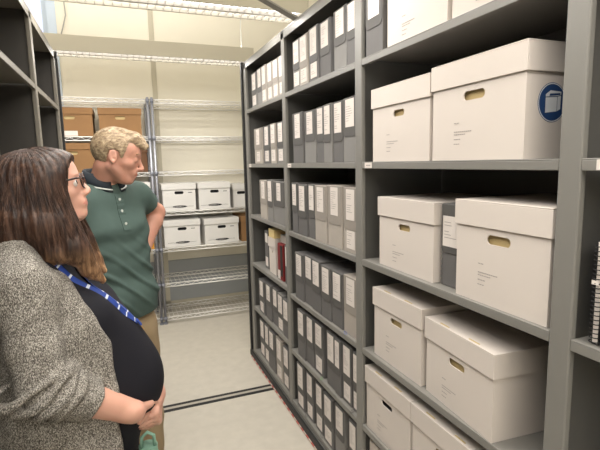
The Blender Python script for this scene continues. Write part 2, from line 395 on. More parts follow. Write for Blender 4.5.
tb = record_box('storage_box', .952, 1.055, 1.625, .362, .292, .36, 'large white lidded box with round navy emblem on its side, second shelf', hole=(.085, .026), seed=2)
# emblem on the near side of that box: navy disc, white ring and white open box
b = MB(); s = -.181; n = 48
def disc(b, r0, r1, y, cx, cz, mi, n=48):
    vs = [(cx+r0*math.cos(2*PI*k/n), y, cz+r0*math.sin(2*PI*k/n)) for k in range(n)] + [(cx+r1*math.cos(2*PI*k/n), y, cz+r1*math.sin(2*PI*k/n)) for k in range(n)]
    b.raw(vs, [(k, (k+1) % n, n+(k+1) % n, n+k) for k in range(n)], mi)
ecx, ecz = .090, .142; y = s-.0006
disc(b, .0005, .050, y, ecx, ecz, 0); disc(b, .046, .0485, y-.0004, ecx, ecz, 1); 
q = y-.0006
def poly(b, pts, yy, mi): b.raw([(ecx+u, yy, ecz+v) for u, v in pts], [tuple(range(len(pts)))], mi)
poly(b, [(-.024, -.026), (.016, -.022), (.016, .014), (-.024, .012)], q, 1)
poly(b, [(.0175, -.0215), (.029, -.016), (.029, .018), (.0175, .0145)], q, 1)
poly(b, [(-.024, .014), (.018, .0165), (.030, .020), (.030, .028), (-.008, .030), (-.024, .020)], q, 1)
poly(b, [(-.012, .016), (.026, .0195), (.026, .024), (-.010, .022)], q-.0004, 0)
b.build('printed_emblem', ['paint_blue', 'print_white'], tb)
record_box('storage_box', .966, 1.412, 1.21, .345, .275, .35, 'white lidded box with tan handle slot left of the dark case, third shelf', hole=(.075, .024), seed=3)
record_box('storage_box', .955, .947, 1.21, .33, .298, .36, 'large white lidded box with tan handle slot right of the dark case, third shelf', hole=(.085, .027), seed=4)
record_box('storage_box', .962, 1.455, .81, .325, .292, .36, 'white lidded box with tan handle slot at the left of the fourth shelf', hole=(.08, .024), seed=5, notch=True)
record_box('storage_box', .955, 1.10, .81, .335, .272, .335, 'white lidded box turned slightly out, its right side showing, fourth shelf', rz=-.07, hole=(.08, .024), seed=6, notch=True)
record_box('storage_box', .955, 1.508, .445, .33, .285, .35, 'white lidded box with dark handle slot, left one on the fifth shelf', hole=(.08, .022), seed=7, dark=True, notch=True)
record_box('storage_box', .955, 1.155, .445, .345, .285, .35, 'white lidded box beside the dark-slotted box, right one on the fifth shelf', hole=(.08, .022), seed=8, notch=True)
record_box('storage_box', .972, 1.495, .095, .33, .285, .35, 'white lidded box at the left of the bottom shelf, mostly below the photo', seed=9)
record_box('storage_box', .972, 1.13, .095, .33, .285, .35, 'white lidded box at the right of the bottom shelf, below the photo', seed=10)
record_box('storage_box', .958, 1.352, 2.04, .335, .27, .35, 'white box on the top shelf just right of the dark document case', seed=11, through=False)
record_box('storage_box', .958, .99, 2.04, .345, .27, .35, 'white box on the top shelf at the top right, cut by the frame', seed=12, through=False)

# far bay, fourth shelf: white lidded box with manila papers, red binder, beige case
zz = .8355
t = record_box('storage_box', .975, 3.06, zz, .15, .262, .32, 'narrow white lidded box holding up manila papers, far bay', hole=(.02, .018), seed=13, dark=True, text=False, lid_h=.07)
b = MB(); b.box(.97, 1.2, 3.0, 3.12, zz+.2635, zz+.325)
tag(b.build('paper_stack', 'manila', bevel=.002), 'stack of yellowish manila papers lying on the narrow white box', 'papers')
for k, zq in enumerate((.03, .19)):
    pass
b = MB(); b.box(.985, 1.25, 3.19, 3.27, zz+.0005, zz+.29, 0); b.box(.9835, .985, 3.20, 3.26, zz+.02, zz+.09, 1); b.box(.9835, .985, 3.20, 3.26, zz+.2, zz+.27, 1)
tag(b.build('document_case', ['case_D', 'paper'], bevel=.002), 'dark document case with two white labels left of the narrow white box', 'document case')
t = empty('red_binder', (.965, 2.855, zz+.0005)); tag(t, 'dark red binder with a white label at its foot, far bay', 'binder')
b = MB(); b.box(0, .28, -.055, .055, 0, .25); b.build('cover', 'red_cloth', t, bevel=.004)
b = MB(); b.box(-.0015, 0-.0003, -.045, -.002, .03, .24); b.build('spine_strip', 'black', t)
b = MB(); b.box(-.002, -.0004, .005, .05, .005, .065); b.build('paper_label', 'paper', t)
b = MB(); b.box(.99, 1.24, 2.80, 2.915, zz+.2515, zz+.305)
tag(b.build('paper_bundle', 'case_L', bevel=.003), 'grey-beige bundle lying on top of the dark red binder', 'papers')
b = MB(); b.box(.965, 1.24, 2.69, 2.76, zz+.0005, zz+.26, 0); b.box(.9635, .965, 2.70, 2.75, zz+.12, zz+.25, 1)
tag(b.build('document_case', ['case_D', 'paper'], bevel=.002), 'slim dark document case with white label right of the red binder', 'document case')

# spiral notebooks at the right edge
for k, (yy, hh) in enumerate(((.664, .232), (.638, .228), (.611, .236))):
    t = empty('spiral_notebook', (.958, yy, 1.2105)); tag(t, ['black spiral-bound notebook standing at the right edge of the photo', 'black spiral-bound notebook second from the left, right bay', 'black spiral-bound notebook third from the left, right bay'][k], 'notebook', 'spiral notebooks in the right bay')
    b = MB(); b.box(.004, .22, -.009, .009, 0, hh); b.build('cover', 'black', t, bevel=.001)
    b = MB(); b.box(.0035, .218, -.006, .006, .003, hh+.0006); b.build('pages', 'paper', t)
    b = MB()
    for q in range(22):
        zq = .008+q*(hh-.016)/21
        b.tube([(.004+.010*math.cos(a)-.002, .011*math.sin(a), zq) for a in [2*PI*j/10 for j in range(10)]], .0013, 5, closed=True)
    b.build('spiral_binding', 'black', t, smooth=True)
    b = MB(); b.box(-.0085, -.0078, -.008, .008, hh*.60, hh*.64); b.build('paper_label', 'paper', t)

# loose clips lying on shelf edges
def clip(x, y, z, m, label, rz=0):
    b = MB(); pts = [(math.cos(a)*.018+(.004 if math.cos(a) > 0 else 0), math.sin(a)*.006, 0) for a in [2*PI*k/14 for k in range(14)]]
    b.tube(pts, .0011, 5, closed=True)
    o = b.build('paper_clip', m, smooth=True, loc=(x, y, z+.0015)); o.rotation_euler = (0, 0, rz); tag(o, label, 'paper clip')
clip(.952, 1.87, .81, 'blue_tag', 'blue clip lying on the fourth shelf edge, middle bay', 1.2)
clip(.952, 2.16, .445, 'green_tag', 'green clip lying on the fifth shelf edge, middle bay', .9)
clip(.951, 1.80, .445, 'wire', 'dark wire clip on the fifth shelf edge, near the end of the middle bay', .6)
clip(.951, 2.53, .095, 'wire', 'dark wire clip on the bottom shelf edge, farthest of three', 1.3)
clip(.951, 2.40, .095, 'wire', 'dark wire clip on the bottom shelf edge, middle of three', 1.0)
clip(.951, 2.17, .095, 'wire', 'dark wire clip on the bottom shelf edge, nearest of three', 1.3)

# ------------------------------------------------------------------ wire shelving at the back wall
WZ = [.07, .425, .79, 1.16, 1.56, 1.905, 2.26]
def wire_unit(x0, x1, label, y0=4.71, y1=5.16):
    t = empty('wire_shelving', (x0, y0, 0)); tag(t, label, 'wire shelving', 'chrome wire shelving units'); W = x1-x0; D = y1-y0
    for px in (.0, W):
        for py in (0, D):
            b = MB(); b.tube([(px, py, .012), (px, py, 2.28)], .0127, 12); b.build('post', 'post', t, smooth=True)
            b = MB(); b.tube([(px, py, 0), (px, py, .02)], .02, 12); b.build('foot', 'collar_plastic', t)
            for z in WZ:
                if py == 0:
                    b = MB(); b.tube([(px, py, z-.03), (px, py, z+.006)], [.0165, .019], 12); b.build('collar', 'collar_plastic', t, smooth=True)
    for z in WZ:
        b = MB()
        for py in (0, D):
            b.tube([(0, py, z), (W, py, z)], .0055, 6); b.tube([(0, py, z-.034), (W, py, z-.034)], .0052, 6)
            n = 26
            b.tube([(W*k/n, py, z-.003 if k % 2 else z-.031) for k in range(n+1)], .0038, 5)
        for px in (0, W):
            b.tube([(px, 0, z), (px, D, z)], .0042, 6); b.tube([(px, 0, z-.026), (px, D, z-.026)], .0035, 6)
        n = int(W/.042)
        for k in range(1, n): b.tube([(W*k/n, 0, z+.0034), (W*k/n, D, z+.0034)], .002, 4)
        for py in (D*.33, D*.66): b.tube([(0, py, z-.004), (W, py, z-.004)], .003, 5)
        b.build('wire_shelf', 'chrome', t, smooth=True)
    return t
wire_unit(-.93, .285, 'chrome wire shelving unit behind the man, holding brown boxes, left one')
wire_unit(.325, 1.54, 'chrome wire shelving unit with white office boxes, right of the shared posts')
def office_box(xc, z, w, h, label, y=4.73, board='box2', dark=True, rz=0., logo=True, d=.39, hole=(.09, .03), group=None, lid_h=.06, tagm=None):
    # same box but facing -y
    t = record_box('office_box' if logo else 'brown_box', xc, y, z, w, h, d, label, 'storage box', group, rz=PI/2+rz, board=board, lid_h=lid_h, hole=hole,
                   dark=dark, text=False, lid_over=.007)
    hc = h-lid_h-.032
    if logo:
        b = MB(); zc = .042
        vs = [(-.0006, .072*math.cos(a), zc+.012*math.sin(a)) for a in [2*PI*k/28 for k in range(28)]] + [(-.0006, .01+.052*math.cos(a), zc+.0055*math.sin(a)) for a in [2*PI*k/28 for k in range(28)]]
        b.raw(vs, [(k, (k+1) % 28, 28+(k+1) % 28, 28+k) for k in range(28)])
        b.box(-.0008, -.0002, -.14, .15, zc-.001, zc+.001)
        for k in range(6): b.box(-.0012, -.0006, -.032+k*.014, -.022+k*.014, zc-.003, zc+.003)
        b.box(-.0008, -.0002, -.13, -.09, hc-.004, hc+.002)
        b.build('printed_logo', 'ink2', t)
    if tagm:
        b = MB(); b.box(-.0012, -.0002, -.06, .06, .005, .05); b.build('paper_label', 'paper', t)
    return t
Z1 = 1.1655; Z2 = .7955
G = 'white office boxes on the wire shelving'
office_box(.535, Z1, .325, .275, 'white office box with black handle slot, upper row, left one next to the post', group=G)
office_box(.895, Z1, .325, .275, 'white office box with black handle slot, upper row, right one', group=G)
office_box(1.19, Z1, .17, .245, 'small white box right of the two office boxes, upper row, partly behind the grey unit', y=4.78, logo=False, group=G)
office_box(.545, Z2, .36, .275, 'white office box with black handle slot, lower row, left one next to the post', group=G)
office_box(.955, Z2, .36, .268, 'white office box set at a slight angle, lower row, right one', rz=.05, group=G)
office_box(1.27, Z2, .2, .27, 'brown box at the right end of the lower row beside a white office box', board='kraft', logo=False)
office_box(-.405, 1.9105, .385, .262, 'brown carton with white label on the upper wire shelf, left of the man', board='kraft', logo=False, tagm=True, dark=False)
office_box(.03, 1.9105, .375, .265, 'brown carton on the upper wire shelf above the man\'s head', board='kraft', logo=False, dark=False)
office_box(-.405, 1.5655, .42, .285, 'brown carton on the wire shelf between the two people\'s heads', board='kraft', logo=False, dark=False)
office_box(.17, 1.5655, .17, .25, 'small dark brown box on the wire shelf beside the man\'s forehead', board='kraft_dark', logo=False, y=4.8, hole=(.05, .02))
office_box(.085, Z1, .34, .30, 'white office box on the left wire unit behind the man\'s chin', logo=True)
office_box(-.03, Z2, .34, .27, 'white box on the left wire unit behind the man\'s arm', logo=True)
b = MB(); b.box(.165, .262, 4.715, 4.735, Z2+.0005, Z2+.30); b.box(.165, .262, 4.735, 4.739, Z2+.0005, Z2+.29)
tag(b.build('folder', 'orange', bevel=.002), 'orange folder standing on the wire shelf, glimpsed beside the man\'s forearm', 'folder')
# ------------------------------------------------------------------ sculpting by distance fields (bodies, clothes, hair)
def V3(*a): return np.array(a, float)
def unit(v): v = np.array(v, float); return v/np.linalg.norm(v)
class Field:
    def __init__(s, lo, hi, res, zs=None):
        s.xs = np.arange(lo[0], hi[0], res); s.ys = np.arange(lo[1], hi[1], res)
        s.zs = np.arange(lo[2], hi[2], res) if zs is None else np.array(zs)
        s.f = np.full((len(s.xs), len(s.ys), len(s.zs)), .08, np.float32)
    def _sub(s, lo, hi, m):
        r = []
        for ax, l, h in ((s.xs, lo[0], hi[0]), (s.ys, lo[1], hi[1]), (s.zs, lo[2], hi[2])):
            a = int(np.searchsorted(ax, l-m)); c = int(np.searchsorted(ax, h+m)); r.append(slice(a, max(a, c)))
        P = np.stack(np.meshgrid(s.xs[r[0]], s.ys[r[1]], s.zs[r[2]], indexing='ij'), -1)
        return tuple(r), P
    def _comb(s, r, d, k, mode):
        f = s.f[r]; d = d.astype(np.float32)
        if mode == 'u':
            if k > 0: h = np.maximum(k-np.abs(f-d), 0)/k; f = np.minimum(f, d)-h*h*k*.25
            else: f = np.minimum(f, d)
        elif mode == 's':
            d = -d
            if k > 0: h = np.maximum(k-np.abs(f-d), 0)/k; f = np.maximum(f, d)+h*h*k*.25
            else: f = np.maximum(f, d)
        s.f[r] = f
    def cone(s, a, b, ra, rb, k=.02, sq=None, mode='u'):
        a = np.array(a, float); b = np.array(b, float); m = max(ra, rb)*1.0+k+.01
        r, P = s._sub(np.minimum(a, b), np.maximum(a, b), m)
        if P.size == 0: return
        pa = P-a; ba = b-a
        t = np.clip((pa@ba)/max(ba@ba, 1e-12), 0, 1); q = pa-t[..., None]*ba
        if sq is not None:
            u = unit(sq[0]); c = q@u; q = q+((sq[1]-1)*c)[..., None]*u
        d = np.sqrt((q*q).sum(-1))-(ra+(rb-ra)*t)
        if sq is not None: d = d/max(1, sq[1]**.5)
        s._comb(r, d, k, mode)
    def path(s, pts, rs, k=.012, sq=None):
        for i in range(len(pts)-1): s.cone(pts[i], pts[i+1], rs[i], rs[i+1], k if i == 0 else min(k, .01), sq)
    def ell(s, c, rad, k=.02, rot=None, mode='u'):
        c = np.array(c, float); rad = np.array(rad, float); m = rad.max()+k+.01
        r, P = s._sub(c, c, m)
        if P.size == 0: return
        q = P-c
        if rot is not None: q = q@rot      # rows to local: q_local = R^T q
        k0 = np.sqrt(((q/rad)**2).sum(-1)); k1 = np.sqrt(((q/rad**2)**2).sum(-1))
        s._comb(r, k0*(k0-1)/np.maximum(k1, 1e-6), k, mode)
    def apply(s, fn, mode='i', k=0.):      # fn(X,Y,Z)->distance ; intersect / add
        X, Y, Z = np.meshgrid(s.xs, s.ys, s.zs, indexing='ij', sparse=True)
        d = fn(X, Y, Z)
        if mode == 'i':
            if k > 0: h = np.maximum(k-np.abs(s.f-d), 0)/k; s.f = (np.maximum(s.f, d)+h*h*k*.25).astype(np.float32)
            else: s.f = np.maximum(s.f, d).astype(np.float32)
        else: s.f = (s.f+d).astype(np.float32)
    def sample(s, p):
        idx = []; w = []
        for ax, v in ((s.xs, p[0]), (s.ys, p[1]), (s.zs, p[2])):
            i = int(np.clip(np.searchsorted(ax, v)-1, 0, len(ax)-2)); idx.append(i); w.append(min(1, max(0, (v-ax[i])/(ax[i+1]-ax[i]))))
        g = s.f[idx[0]:idx[0]+2, idx[1]:idx[1]+2, idx[2]:idx[2]+2]
        g = g[0]*(1-w[0])+g[1]*w[0]; g = g[0]*(1-w[1])+g[1]*w[1]; return float(g[0]*(1-w[2])+g[1]*w[2])
    def outer(s, o, d, tmax, tmin=0., step=.003):   # outermost inside->outside crossing along the ray
        o = np.array(o, float); d = unit(d); t = tmax
        while t > tmin:
            if s.sample(o+d*t) < 0: return o+d*(t+step*.5)
            t -= step
        return None
    def mesh(s, name, mats, parent, origin, smooth=2):
        f = s.f; f[0] = f[-1] = .05; f[:, 0] = f[:, -1] = .05; f[:, :, 0] = f[:, :, -1] = .05
        sg = f < 0; n = f.shape
        cs = [(i, j, k) for i in (0, 1) for j in (0, 1) for k in (0, 1)]
        cnt = np.zeros((n[0]-1, n[1]-1, n[2]-1), np.int8)
        for i, j, k in cs: cnt += sg[i:n[0]-1+i, j:n[1]-1+j, k:n[2]-1+k]
        act = (cnt > 0) & (cnt < 8); I, J, K = np.nonzero(act); N = len(I)
        idx = np.full(act.shape, -1, np.int32); idx[I, J, K] = np.arange(N)
        pos = np.zeros((N, 3)); num = np.zeros(N)
        ax = (s.xs, s.ys, s.zs)
        for a in cs:
            for d in range(3):
                if a[d] == 0:
                    b = list(a); b[d] = 1
                    fa = f[I+a[0], J+a[1], K+a[2]]; fb = f[I+b[0], J+b[1], K+b[2]]
                    m = (fa < 0) != (fb < 0); t = np.where(m, fa/np.where(m, fa-fb, 1), 0)
                    p = np.stack([s.xs[I+a[0]], s.ys[J+a[1]], s.zs[K+a[2]]], 1)
                    q = np.stack([s.xs[I+b[0]], s.ys[J+b[1]], s.zs[K+b[2]]], 1)
                    pos += np.where(m[:, None], p+(q-p)*t[:, None], 0); num += m
        pos /= num[:, None]
        F = []
        for d in range(3):
            e = [slice(1, -1)]*3; e[d] = slice(0, -1); e2 = list(e); e2[d] = slice(1, None)
            A = sg[tuple(e)]; B = sg[tuple(e2)]; m = A != B
            i, j, k = np.nonzero(m); g = [i, j, k]
            for q in range(3):
                if q != d: g[q] = g[q]+1
            u, v = [(1, 2), (2, 0), (0, 1)][d]
            def cell(du, dv):
                h = [g[0].copy(), g[1].copy(), g[2].copy()]; h[u] -= du; h[v] -= dv; return idx[h[0], h[1], h[2]]
            quad = np.stack([cell(0, 0), cell(1, 0), cell(1, 1), cell(0, 1)], 1)
            flip = ~A[i, j, k]; quad[flip] = quad[flip][:, ::-1]; F.append(quad)
        F = np.concatenate(F); F = F[(F >= 0).all(1)]
        for _ in range(smooth):      # light relaxing
            acc = np.zeros_like(pos); c = np.zeros(N)
            for q in range(4):
                a, b = F[:, q], F[:, (q+1) % 4]
                for d in range(3):
                    acc[:, d] += np.bincount(a, pos[b, d], N)+np.bincount(b, pos[a, d], N)
                c += np.bincount(a, minlength=N)+np.bincount(b, minlength=N)
            pos = pos*.5+acc/np.maximum(c, 1)[:, None]*.5
        s.pos = pos
        pos = pos-np.array(origin)
        me = bpy.data.meshes.new(name)
        me.vertices.add(N); me.vertices.foreach_set('co', pos.astype(np.float32).ravel())
        me.loops.add(len(F)*4); me.loops.foreach_set('vertex_index', F.astype(np.int32).ravel())
        me.polygons.add(len(F)); me.polygons.foreach_set('loop_start', np.arange(0, len(F)*4, 4, dtype=np.int32))
        me.polygons.foreach_set('loop_total', np.full(len(F), 4, np.int32))
        me.polygons.foreach_set('use_smooth', np.ones(len(F), bool))
        me.update(); me.validate()
        for m_ in (mats if isinstance(mats, list) else [mats]): me.materials.append(M[m_])
        o = bpy.data.objects.new(name, me); C.objects.link(o)
        if parent: o.parent = parent
        s.F = F; s.obj = o
        return o
def rot_yp(yaw, pitch, roll=0.):   # columns: forward, left, up ; pitch>0 looks up
    cy, sy, cp, sp = math.cos(yaw), math.sin(yaw), math.cos(pitch), math.sin(pitch)
    fw = V3(cy*cp, sy*cp, sp); lf = V3(-sy, cy, 0); up = np.cross(fw, lf)
    lf2 = lf*math.cos(roll)+up*math.sin(roll); up2 = np.cross(fw, lf2)
    return np.stack([fw, lf2, up2], 1)

def head(F, c, R, s, male, lids):
    """skull, face, ears around c (eye-level middle), columns of R = forward, left, up"""
    H = lambda x, y, z: c+R@(V3(x, y, z)*s)
    E = lambda p, r, k, mode='u', rr=None: F.ell(H(*p), V3(*r)*s, k*s, R if rr is None else R@rr, mode)
    E((-.014, 0, .028), (.097, .075, .084), 0)
    E((.030, 0, -.028), (.060, .056, .080), .03)
    E((.045, 0, .04), (.045, .058, .05), .03)
    jw = .052 if male else .047
    for q in (1, -1):
        F.cone(H(-.012, q*jw, -.050), H(.050, q*.020, -.094), .017*s, .014*s, .025*s)
        E((.050, q*.040, -.024), (.024, .020, .018), .02)
        E((.082, q*.020, .019 if male else .018), (.010, .020, .007), .014)
    E((.068, 0, -.092), (.018, .020, .016), .02)
    E((.040, 0, -.095), (.035, .03, .016), .02)
    for q in (1, -1): E((.097, q*.031, -.001), (.018, .017, .013), .012, 's')
    for q in (1, -1):
        E((.0735, q*.031, -.002), (.0145, .0155, .0145), .004)
        if lids: F.cone(H(.085, q*.022, -.004), H(.081, q*.042, -.005), .005*s, .0045*s, .006*s)
        F.cone(H(.087, q*.021, .006), H(.081, q*.042, .005), .0035*s, .003*s, .005*s)
    nl = .003 if male else 0
    F.cone(H(.086, 0, .012), H(.106+nl*2, 0, -.030), .0065*s, .0088*s, .012*s)
    E((.103+nl*2, 0, -.034), (.011, .0105, .009), .006)
    for q in (1, -1): E((.099, q*.0115, -.038), (.010, .0065, .007), .006)
    for q in (1, -1): E((.100, q*.006, -.046), (.005, .0032, .003), .002, 's')
    E((.080, 0, -.060), (.013, .028, .020), .018)
    E((.0895, 0, -.0605), (.0070, .022, .0040), .006)
    E((.0880, 0, -.0695), (.0070, .019, .0042), .006)
    F.cone(H(.0985, -.018, -.0652), H(.0985, .018, -.0652), .0025*s, .0025*s, .003*s, mode='s')
    for q in (1, -1):
        t = .25*q
        rr = np.array([[math.cos(.2), 0, -math.sin(.2)], [0, 1, 0], [math.sin(.2), 0, math.cos(.2)]])
        E((-.010, q*.078, -.008), (.020, .0065, .031), .006, 'u', rr)
        E((-.006, q*.085, -.006), (.011, .006, .020), .004, 's', rr)
        E((-.004, q*.082, -.030), (.008, .006, .009), .006)
        E((-.001, q*.081, -.008), (.004, .005, .007), .003)
    return H

def hand(F, W, d, n, th, s, curl, spread=0., thumb=(.9, .3, .2), r0=.0088):
    """W wrist, d wrist->fingers, n palm side normal, th +1/-1: thumb side = th * (d x n)"""
    d = unit(d); n = unit(np.array(n)-d*np.dot(n, d)); side = np.cross(d, n)*th
    P = lambda a, b, c_: np.array(W)+(d*a+side*b+n*c_)*s
    F.cone(P(-.02, 0, 0), P(.02, .004, 0), .026*s, .027*s, .02, (n, 1.35))
    for bb in (-.026, -.009, .009, .026):
        F.cone(P(.015, bb*.55, 0), P(.082-abs(bb)*.25, bb, 0), .015*s, .0125*s, .008)
    F.ell(P(.035, .022, .010), V3(.02, .016, .014)*s, .012)
    L = [(.026, (.041, .026, .021)), (.009, (.045, .030, .022)), (-.009, (.042, .028, .022)), (-.026, (.034, .021, .020))]
    tips = []
    for i, (bb, ls) in enumerate(L):
        base = P(.084-abs(bb)*.25, bb, .0); a = 0.; cur = base; dd = d+side*spread*(bb/.026)
        rr = [r0, r0*.93, r0*.86, r0*.72]
        for j, l in enumerate(ls):
            a += curl[i][j] if isinstance(curl[0], (list, tuple)) else curl[j]
            v = unit(dd)*math.cos(a)+n*math.sin(a); nx = cur+v*l*s
            F.cone(cur, nx, rr[j]*s, rr[j+1]*s, .0025 if j else .004); cur = nx
        tips.append(cur)
    b0 = P(.018, .024, .006); t1 = unit(d*thumb[0]+side*thumb[1]+n*thumb[2])
    j1 = b0+t1*.042*s; t2 = unit(t1+n*.15+d*.25); j2 = j1+t2*.034*s; j3 = j2+unit(t2+n*.2)*.026*s
    F.cone(b0, j1, .0135*s, .0115*s, .01); F.cone(j1, j2, .011*s, .0098*s, .004); F.cone(j2, j3, .0098*s, .0075*s, .004)
    return tips, (j2, j3)

def hairs(F, rays, rad, mi=0, n=5):
    """strands laid over a hair volume: rays = list of lists of (origin, direction, tmax)"""
    b = MB()
    for path, r in rays:
        pts = []
        for o, d, tm in path:
            p = F.outer(o, d, tm)
            if p is None:
                if len(pts) > 3: break
                pts = []; continue
            if pts and np.linalg.norm(p-pts[-1]) > .05: break
            pts.append(p)
        if len(pts) < 4: continue
        P = np.array(pts)
        for _ in range(2): P[1:-1] = (P[:-2]+P[1:-1]*2+P[2:])/4
        N = len(P); rs = [r*(.5+.5*min(1, i/2))*(1 if i < N-3 else (N-i)/3.5) for i in range(N)]
        b.tube([Vector(p) for p in P], rs, n)
    return b

# ------------------------------------------------------------------ materials for people
def marl(name):
    m = mat(name, (.3, .28, .25), .95, spec=.15); nt = m.node_tree; b = nt.nodes['Principled BSDF']
    tc = nt.nodes.new('ShaderNodeTexCoord')
    n = nt.nodes.new('ShaderNodeTexNoise'); n.inputs['Scale'].default_value = 460; n.inputs['Detail'].default_value = 3; n.inputs['Roughness'].default_value = .7
    n3 = nt.nodes.new('ShaderNodeTexNoise'); n3.inputs['Scale'].default_value = 45; n3.inputs['Detail'].default_value = 2
    mp = nt.nodes.new('ShaderNodeMapping'); mp.inputs['Scale'].default_value = (1, 1, .55)
    nt.links.new(tc.outputs['Object'], mp.inputs['Vector'])
    nt.links.new(mp.outputs['Vector'], n.inputs['Vector']); nt.links.new(mp.outputs['Vector'], n3.inputs['Vector'])
    ad = nt.nodes.new('ShaderNodeMath'); ad.operation = 'MULTIPLY_ADD'; ad.inputs[1].default_value = .12
    nt.links.new(n3.outputs['Fac'], ad.inputs[0]); nt.links.new(n.outputs['Fac'], ad.inputs[2])
    r = nt.nodes.new('ShaderNodeValToRGB'); e = r.color_ramp.elements
    e[0].position = .44; e[0].color = (*srgb(70, 67, 63), 1); e[1].position = .70; e[1].color = (*srgb(202, 197, 188), 1)
    x = e.new(.56); x.color = (*srgb(124, 119, 112), 1)
    nt.links.new(ad.outputs[0], r.inputs['Fac']); nt.links.new(r.outputs['Color'], b.inputs['Base Color'])
    bp = nt.nodes.new('ShaderNodeBump'); bp.inputs['Strength'].default_value = .5; bp.inputs['Distance'].default_value = .004
    nt.links.new(n.outputs['Fac'], bp.inputs['Height']); nt.links.new(bp.outputs['Normal'], b.inputs['Normal'])
    return m
M['cardigan'] = marl('grey_marl_knit')
def hairmat(name, c0, c1, c2, sc, rough=.42, tip=None):
    m = mat(name, c1, rough, spec=.35); nt = m.node_tree; b = nt.nodes['Principled BSDF']
    tc = nt.nodes.new('ShaderNodeTexCoord'); mp = nt.nodes.new('ShaderNodeMapping'); mp.inputs['Scale'].default_value = sc
    n = nt.nodes.new('ShaderNodeTexNoise'); n.inputs['Scale'].default_value = 9; n.inputs['Detail'].default_value = 6; n.inputs['Roughness'].default_value = .65
    nt.links.new(tc.outputs['Object'], mp.inputs['Vector']); nt.links.new(mp.outputs['Vector'], n.inputs['Vector'])
    r = nt.nodes.new('ShaderNodeValToRGB'); e = r.color_ramp.elements
    e[0].position = .34; e[0].color = (*c0, 1); e[1].position = .68; e[1].color = (*c2, 1); x = e.new(.5); x.color = (*c1, 1)
    nt.links.new(n.outputs['Fac'], r.inputs['Fac']); nt.links.new(r.outputs['Color'], b.inputs['Base Color'])
    if tip:
        sp = nt.nodes.new('ShaderNodeSeparateXYZ'); nt.links.new(tc.outputs['Object'], sp.inputs[0])
        mr_ = nt.nodes.new('ShaderNodeMapRange'); mr_.inputs[1].default_value = tip[0]; mr_.inputs[2].default_value = tip[1]
        mx = nt.nodes.new('ShaderNodeMix'); mx.data_type = 'RGBA'; r2 = nt.nodes.new('ShaderNodeValToRGB')
        for e_, cc, pp in zip(r2.color_ramp.elements, tip[2:], (.36, .66)): e_.color = (*cc, 1); e_.position = pp
        nt.links.new(sp.outputs[2], mr_.inputs[0]); nt.links.new(mr_.outputs[0], mx.inputs['Factor']); nt.links.new(n.outputs['Fac'], r2.inputs['Fac'])
        nt.links.new(r.outputs['Color'], mx.inputs[6]); nt.links.new(r2.outputs['Color'], mx.inputs[7]); nt.links.new(mx.outputs[2], b.inputs['Base Color'])
    bp = nt.nodes.new('ShaderNodeBump'); bp.inputs['Strength'].default_value = .6; bp.inputs['Distance'].default_value = .003
    nt.links.new(n.outputs['Fac'], bp.inputs['Height']); nt.links.new(bp.outputs['Normal'], b.inputs['Normal'])
    return m
M['hair_brown'] = hairmat('brown_hair', srgb(32, 21, 18), srgb(58, 40, 32), srgb(102, 76, 62), (12, 12, 1.0), tip=(1.43, 1.34, srgb(98, 66, 46), srgb(196, 156, 116)))
M['hair_blond'] = hairmat('sandy_grey_hair', srgb(122, 102, 82), srgb(166, 145, 118), srgb(206, 186, 154), (6, 14, 16))
M['skin_f'] = mat('skin_fair', srgb(214, 164, 144), .5, sss=.12, var=.04, vscale=18, bump=.08, bscale=350)
M['skin_m'] = mat('skin_ruddy', srgb(196, 144, 124), .5, sss=.12, var=.07, vscale=22, bump=.1, bscale=300)
M['lip_f'] = mat('lip_pink', srgb(204, 138, 124), .45, sss=.1)
M['lip_m'] = mat('lip_muted', srgb(190, 124, 106), .5, sss=.1)
M['navy_knit'] = mat('black_navy_jersey', srgb(27, 27, 34), .8, bump=.05, bscale=400, spec=.25)
M['trousers_dark'] = mat('black_trousers', srgb(26, 26, 30), .85)
M['polo'] = mat('green_polo_pique', srgb(74, 91, 86), .8, bump=.12, bscale=500, var=.05, vscale=25, spec=.25)
M['polo_dark'] = mat('polo_collar_dark', srgb(36, 44, 52), .8)
M['khaki'] = mat('khaki_twill', srgb(158, 138, 108), .85, bump=.1, bscale=400, var=.04, vscale=10)
M['leather'] = mat('brown_leather', srgb(74, 50, 36), .5)
M['lanyard'] = mat('blue_lanyard', srgb(34, 62, 140), .6)
M['lanyard_white'] = mat('lanyard_white_marks', srgb(205, 212, 225), .6)
M['eye'] = mat('eye_white', srgb(220, 212, 205), .2); M['iris'] = mat('eye_iris', srgb(60, 52, 44), .2)
M['frames'] = mat('tortoise_frames', srgb(52, 34, 28), .3, var=.5, vscale=60)
M['lens'] = mat('spectacle_lens', (.85, .86, .9), .03, trans=1.); M['lens'].node_tree.nodes['Principled BSDF'].inputs['IOR'].default_value = 1.12
M['brow'] = mat('eyebrow_hair', srgb(150, 120, 90), .7)
M['mint'] = mat('mint_plastic', srgb(160, 196, 178), .5)
M['mint_dark'] = mat('mint_strap', srgb(128, 168, 150), .6)
M['olive'] = mat('olive_brown_leather', srgb(98, 82, 66), .6, var=.08)
M['gold'] = mat('gold_metal', srgb(196, 160, 100), .3, .9)
M['button'] = mat('polo_button', srgb(200, 205, 200), .4)
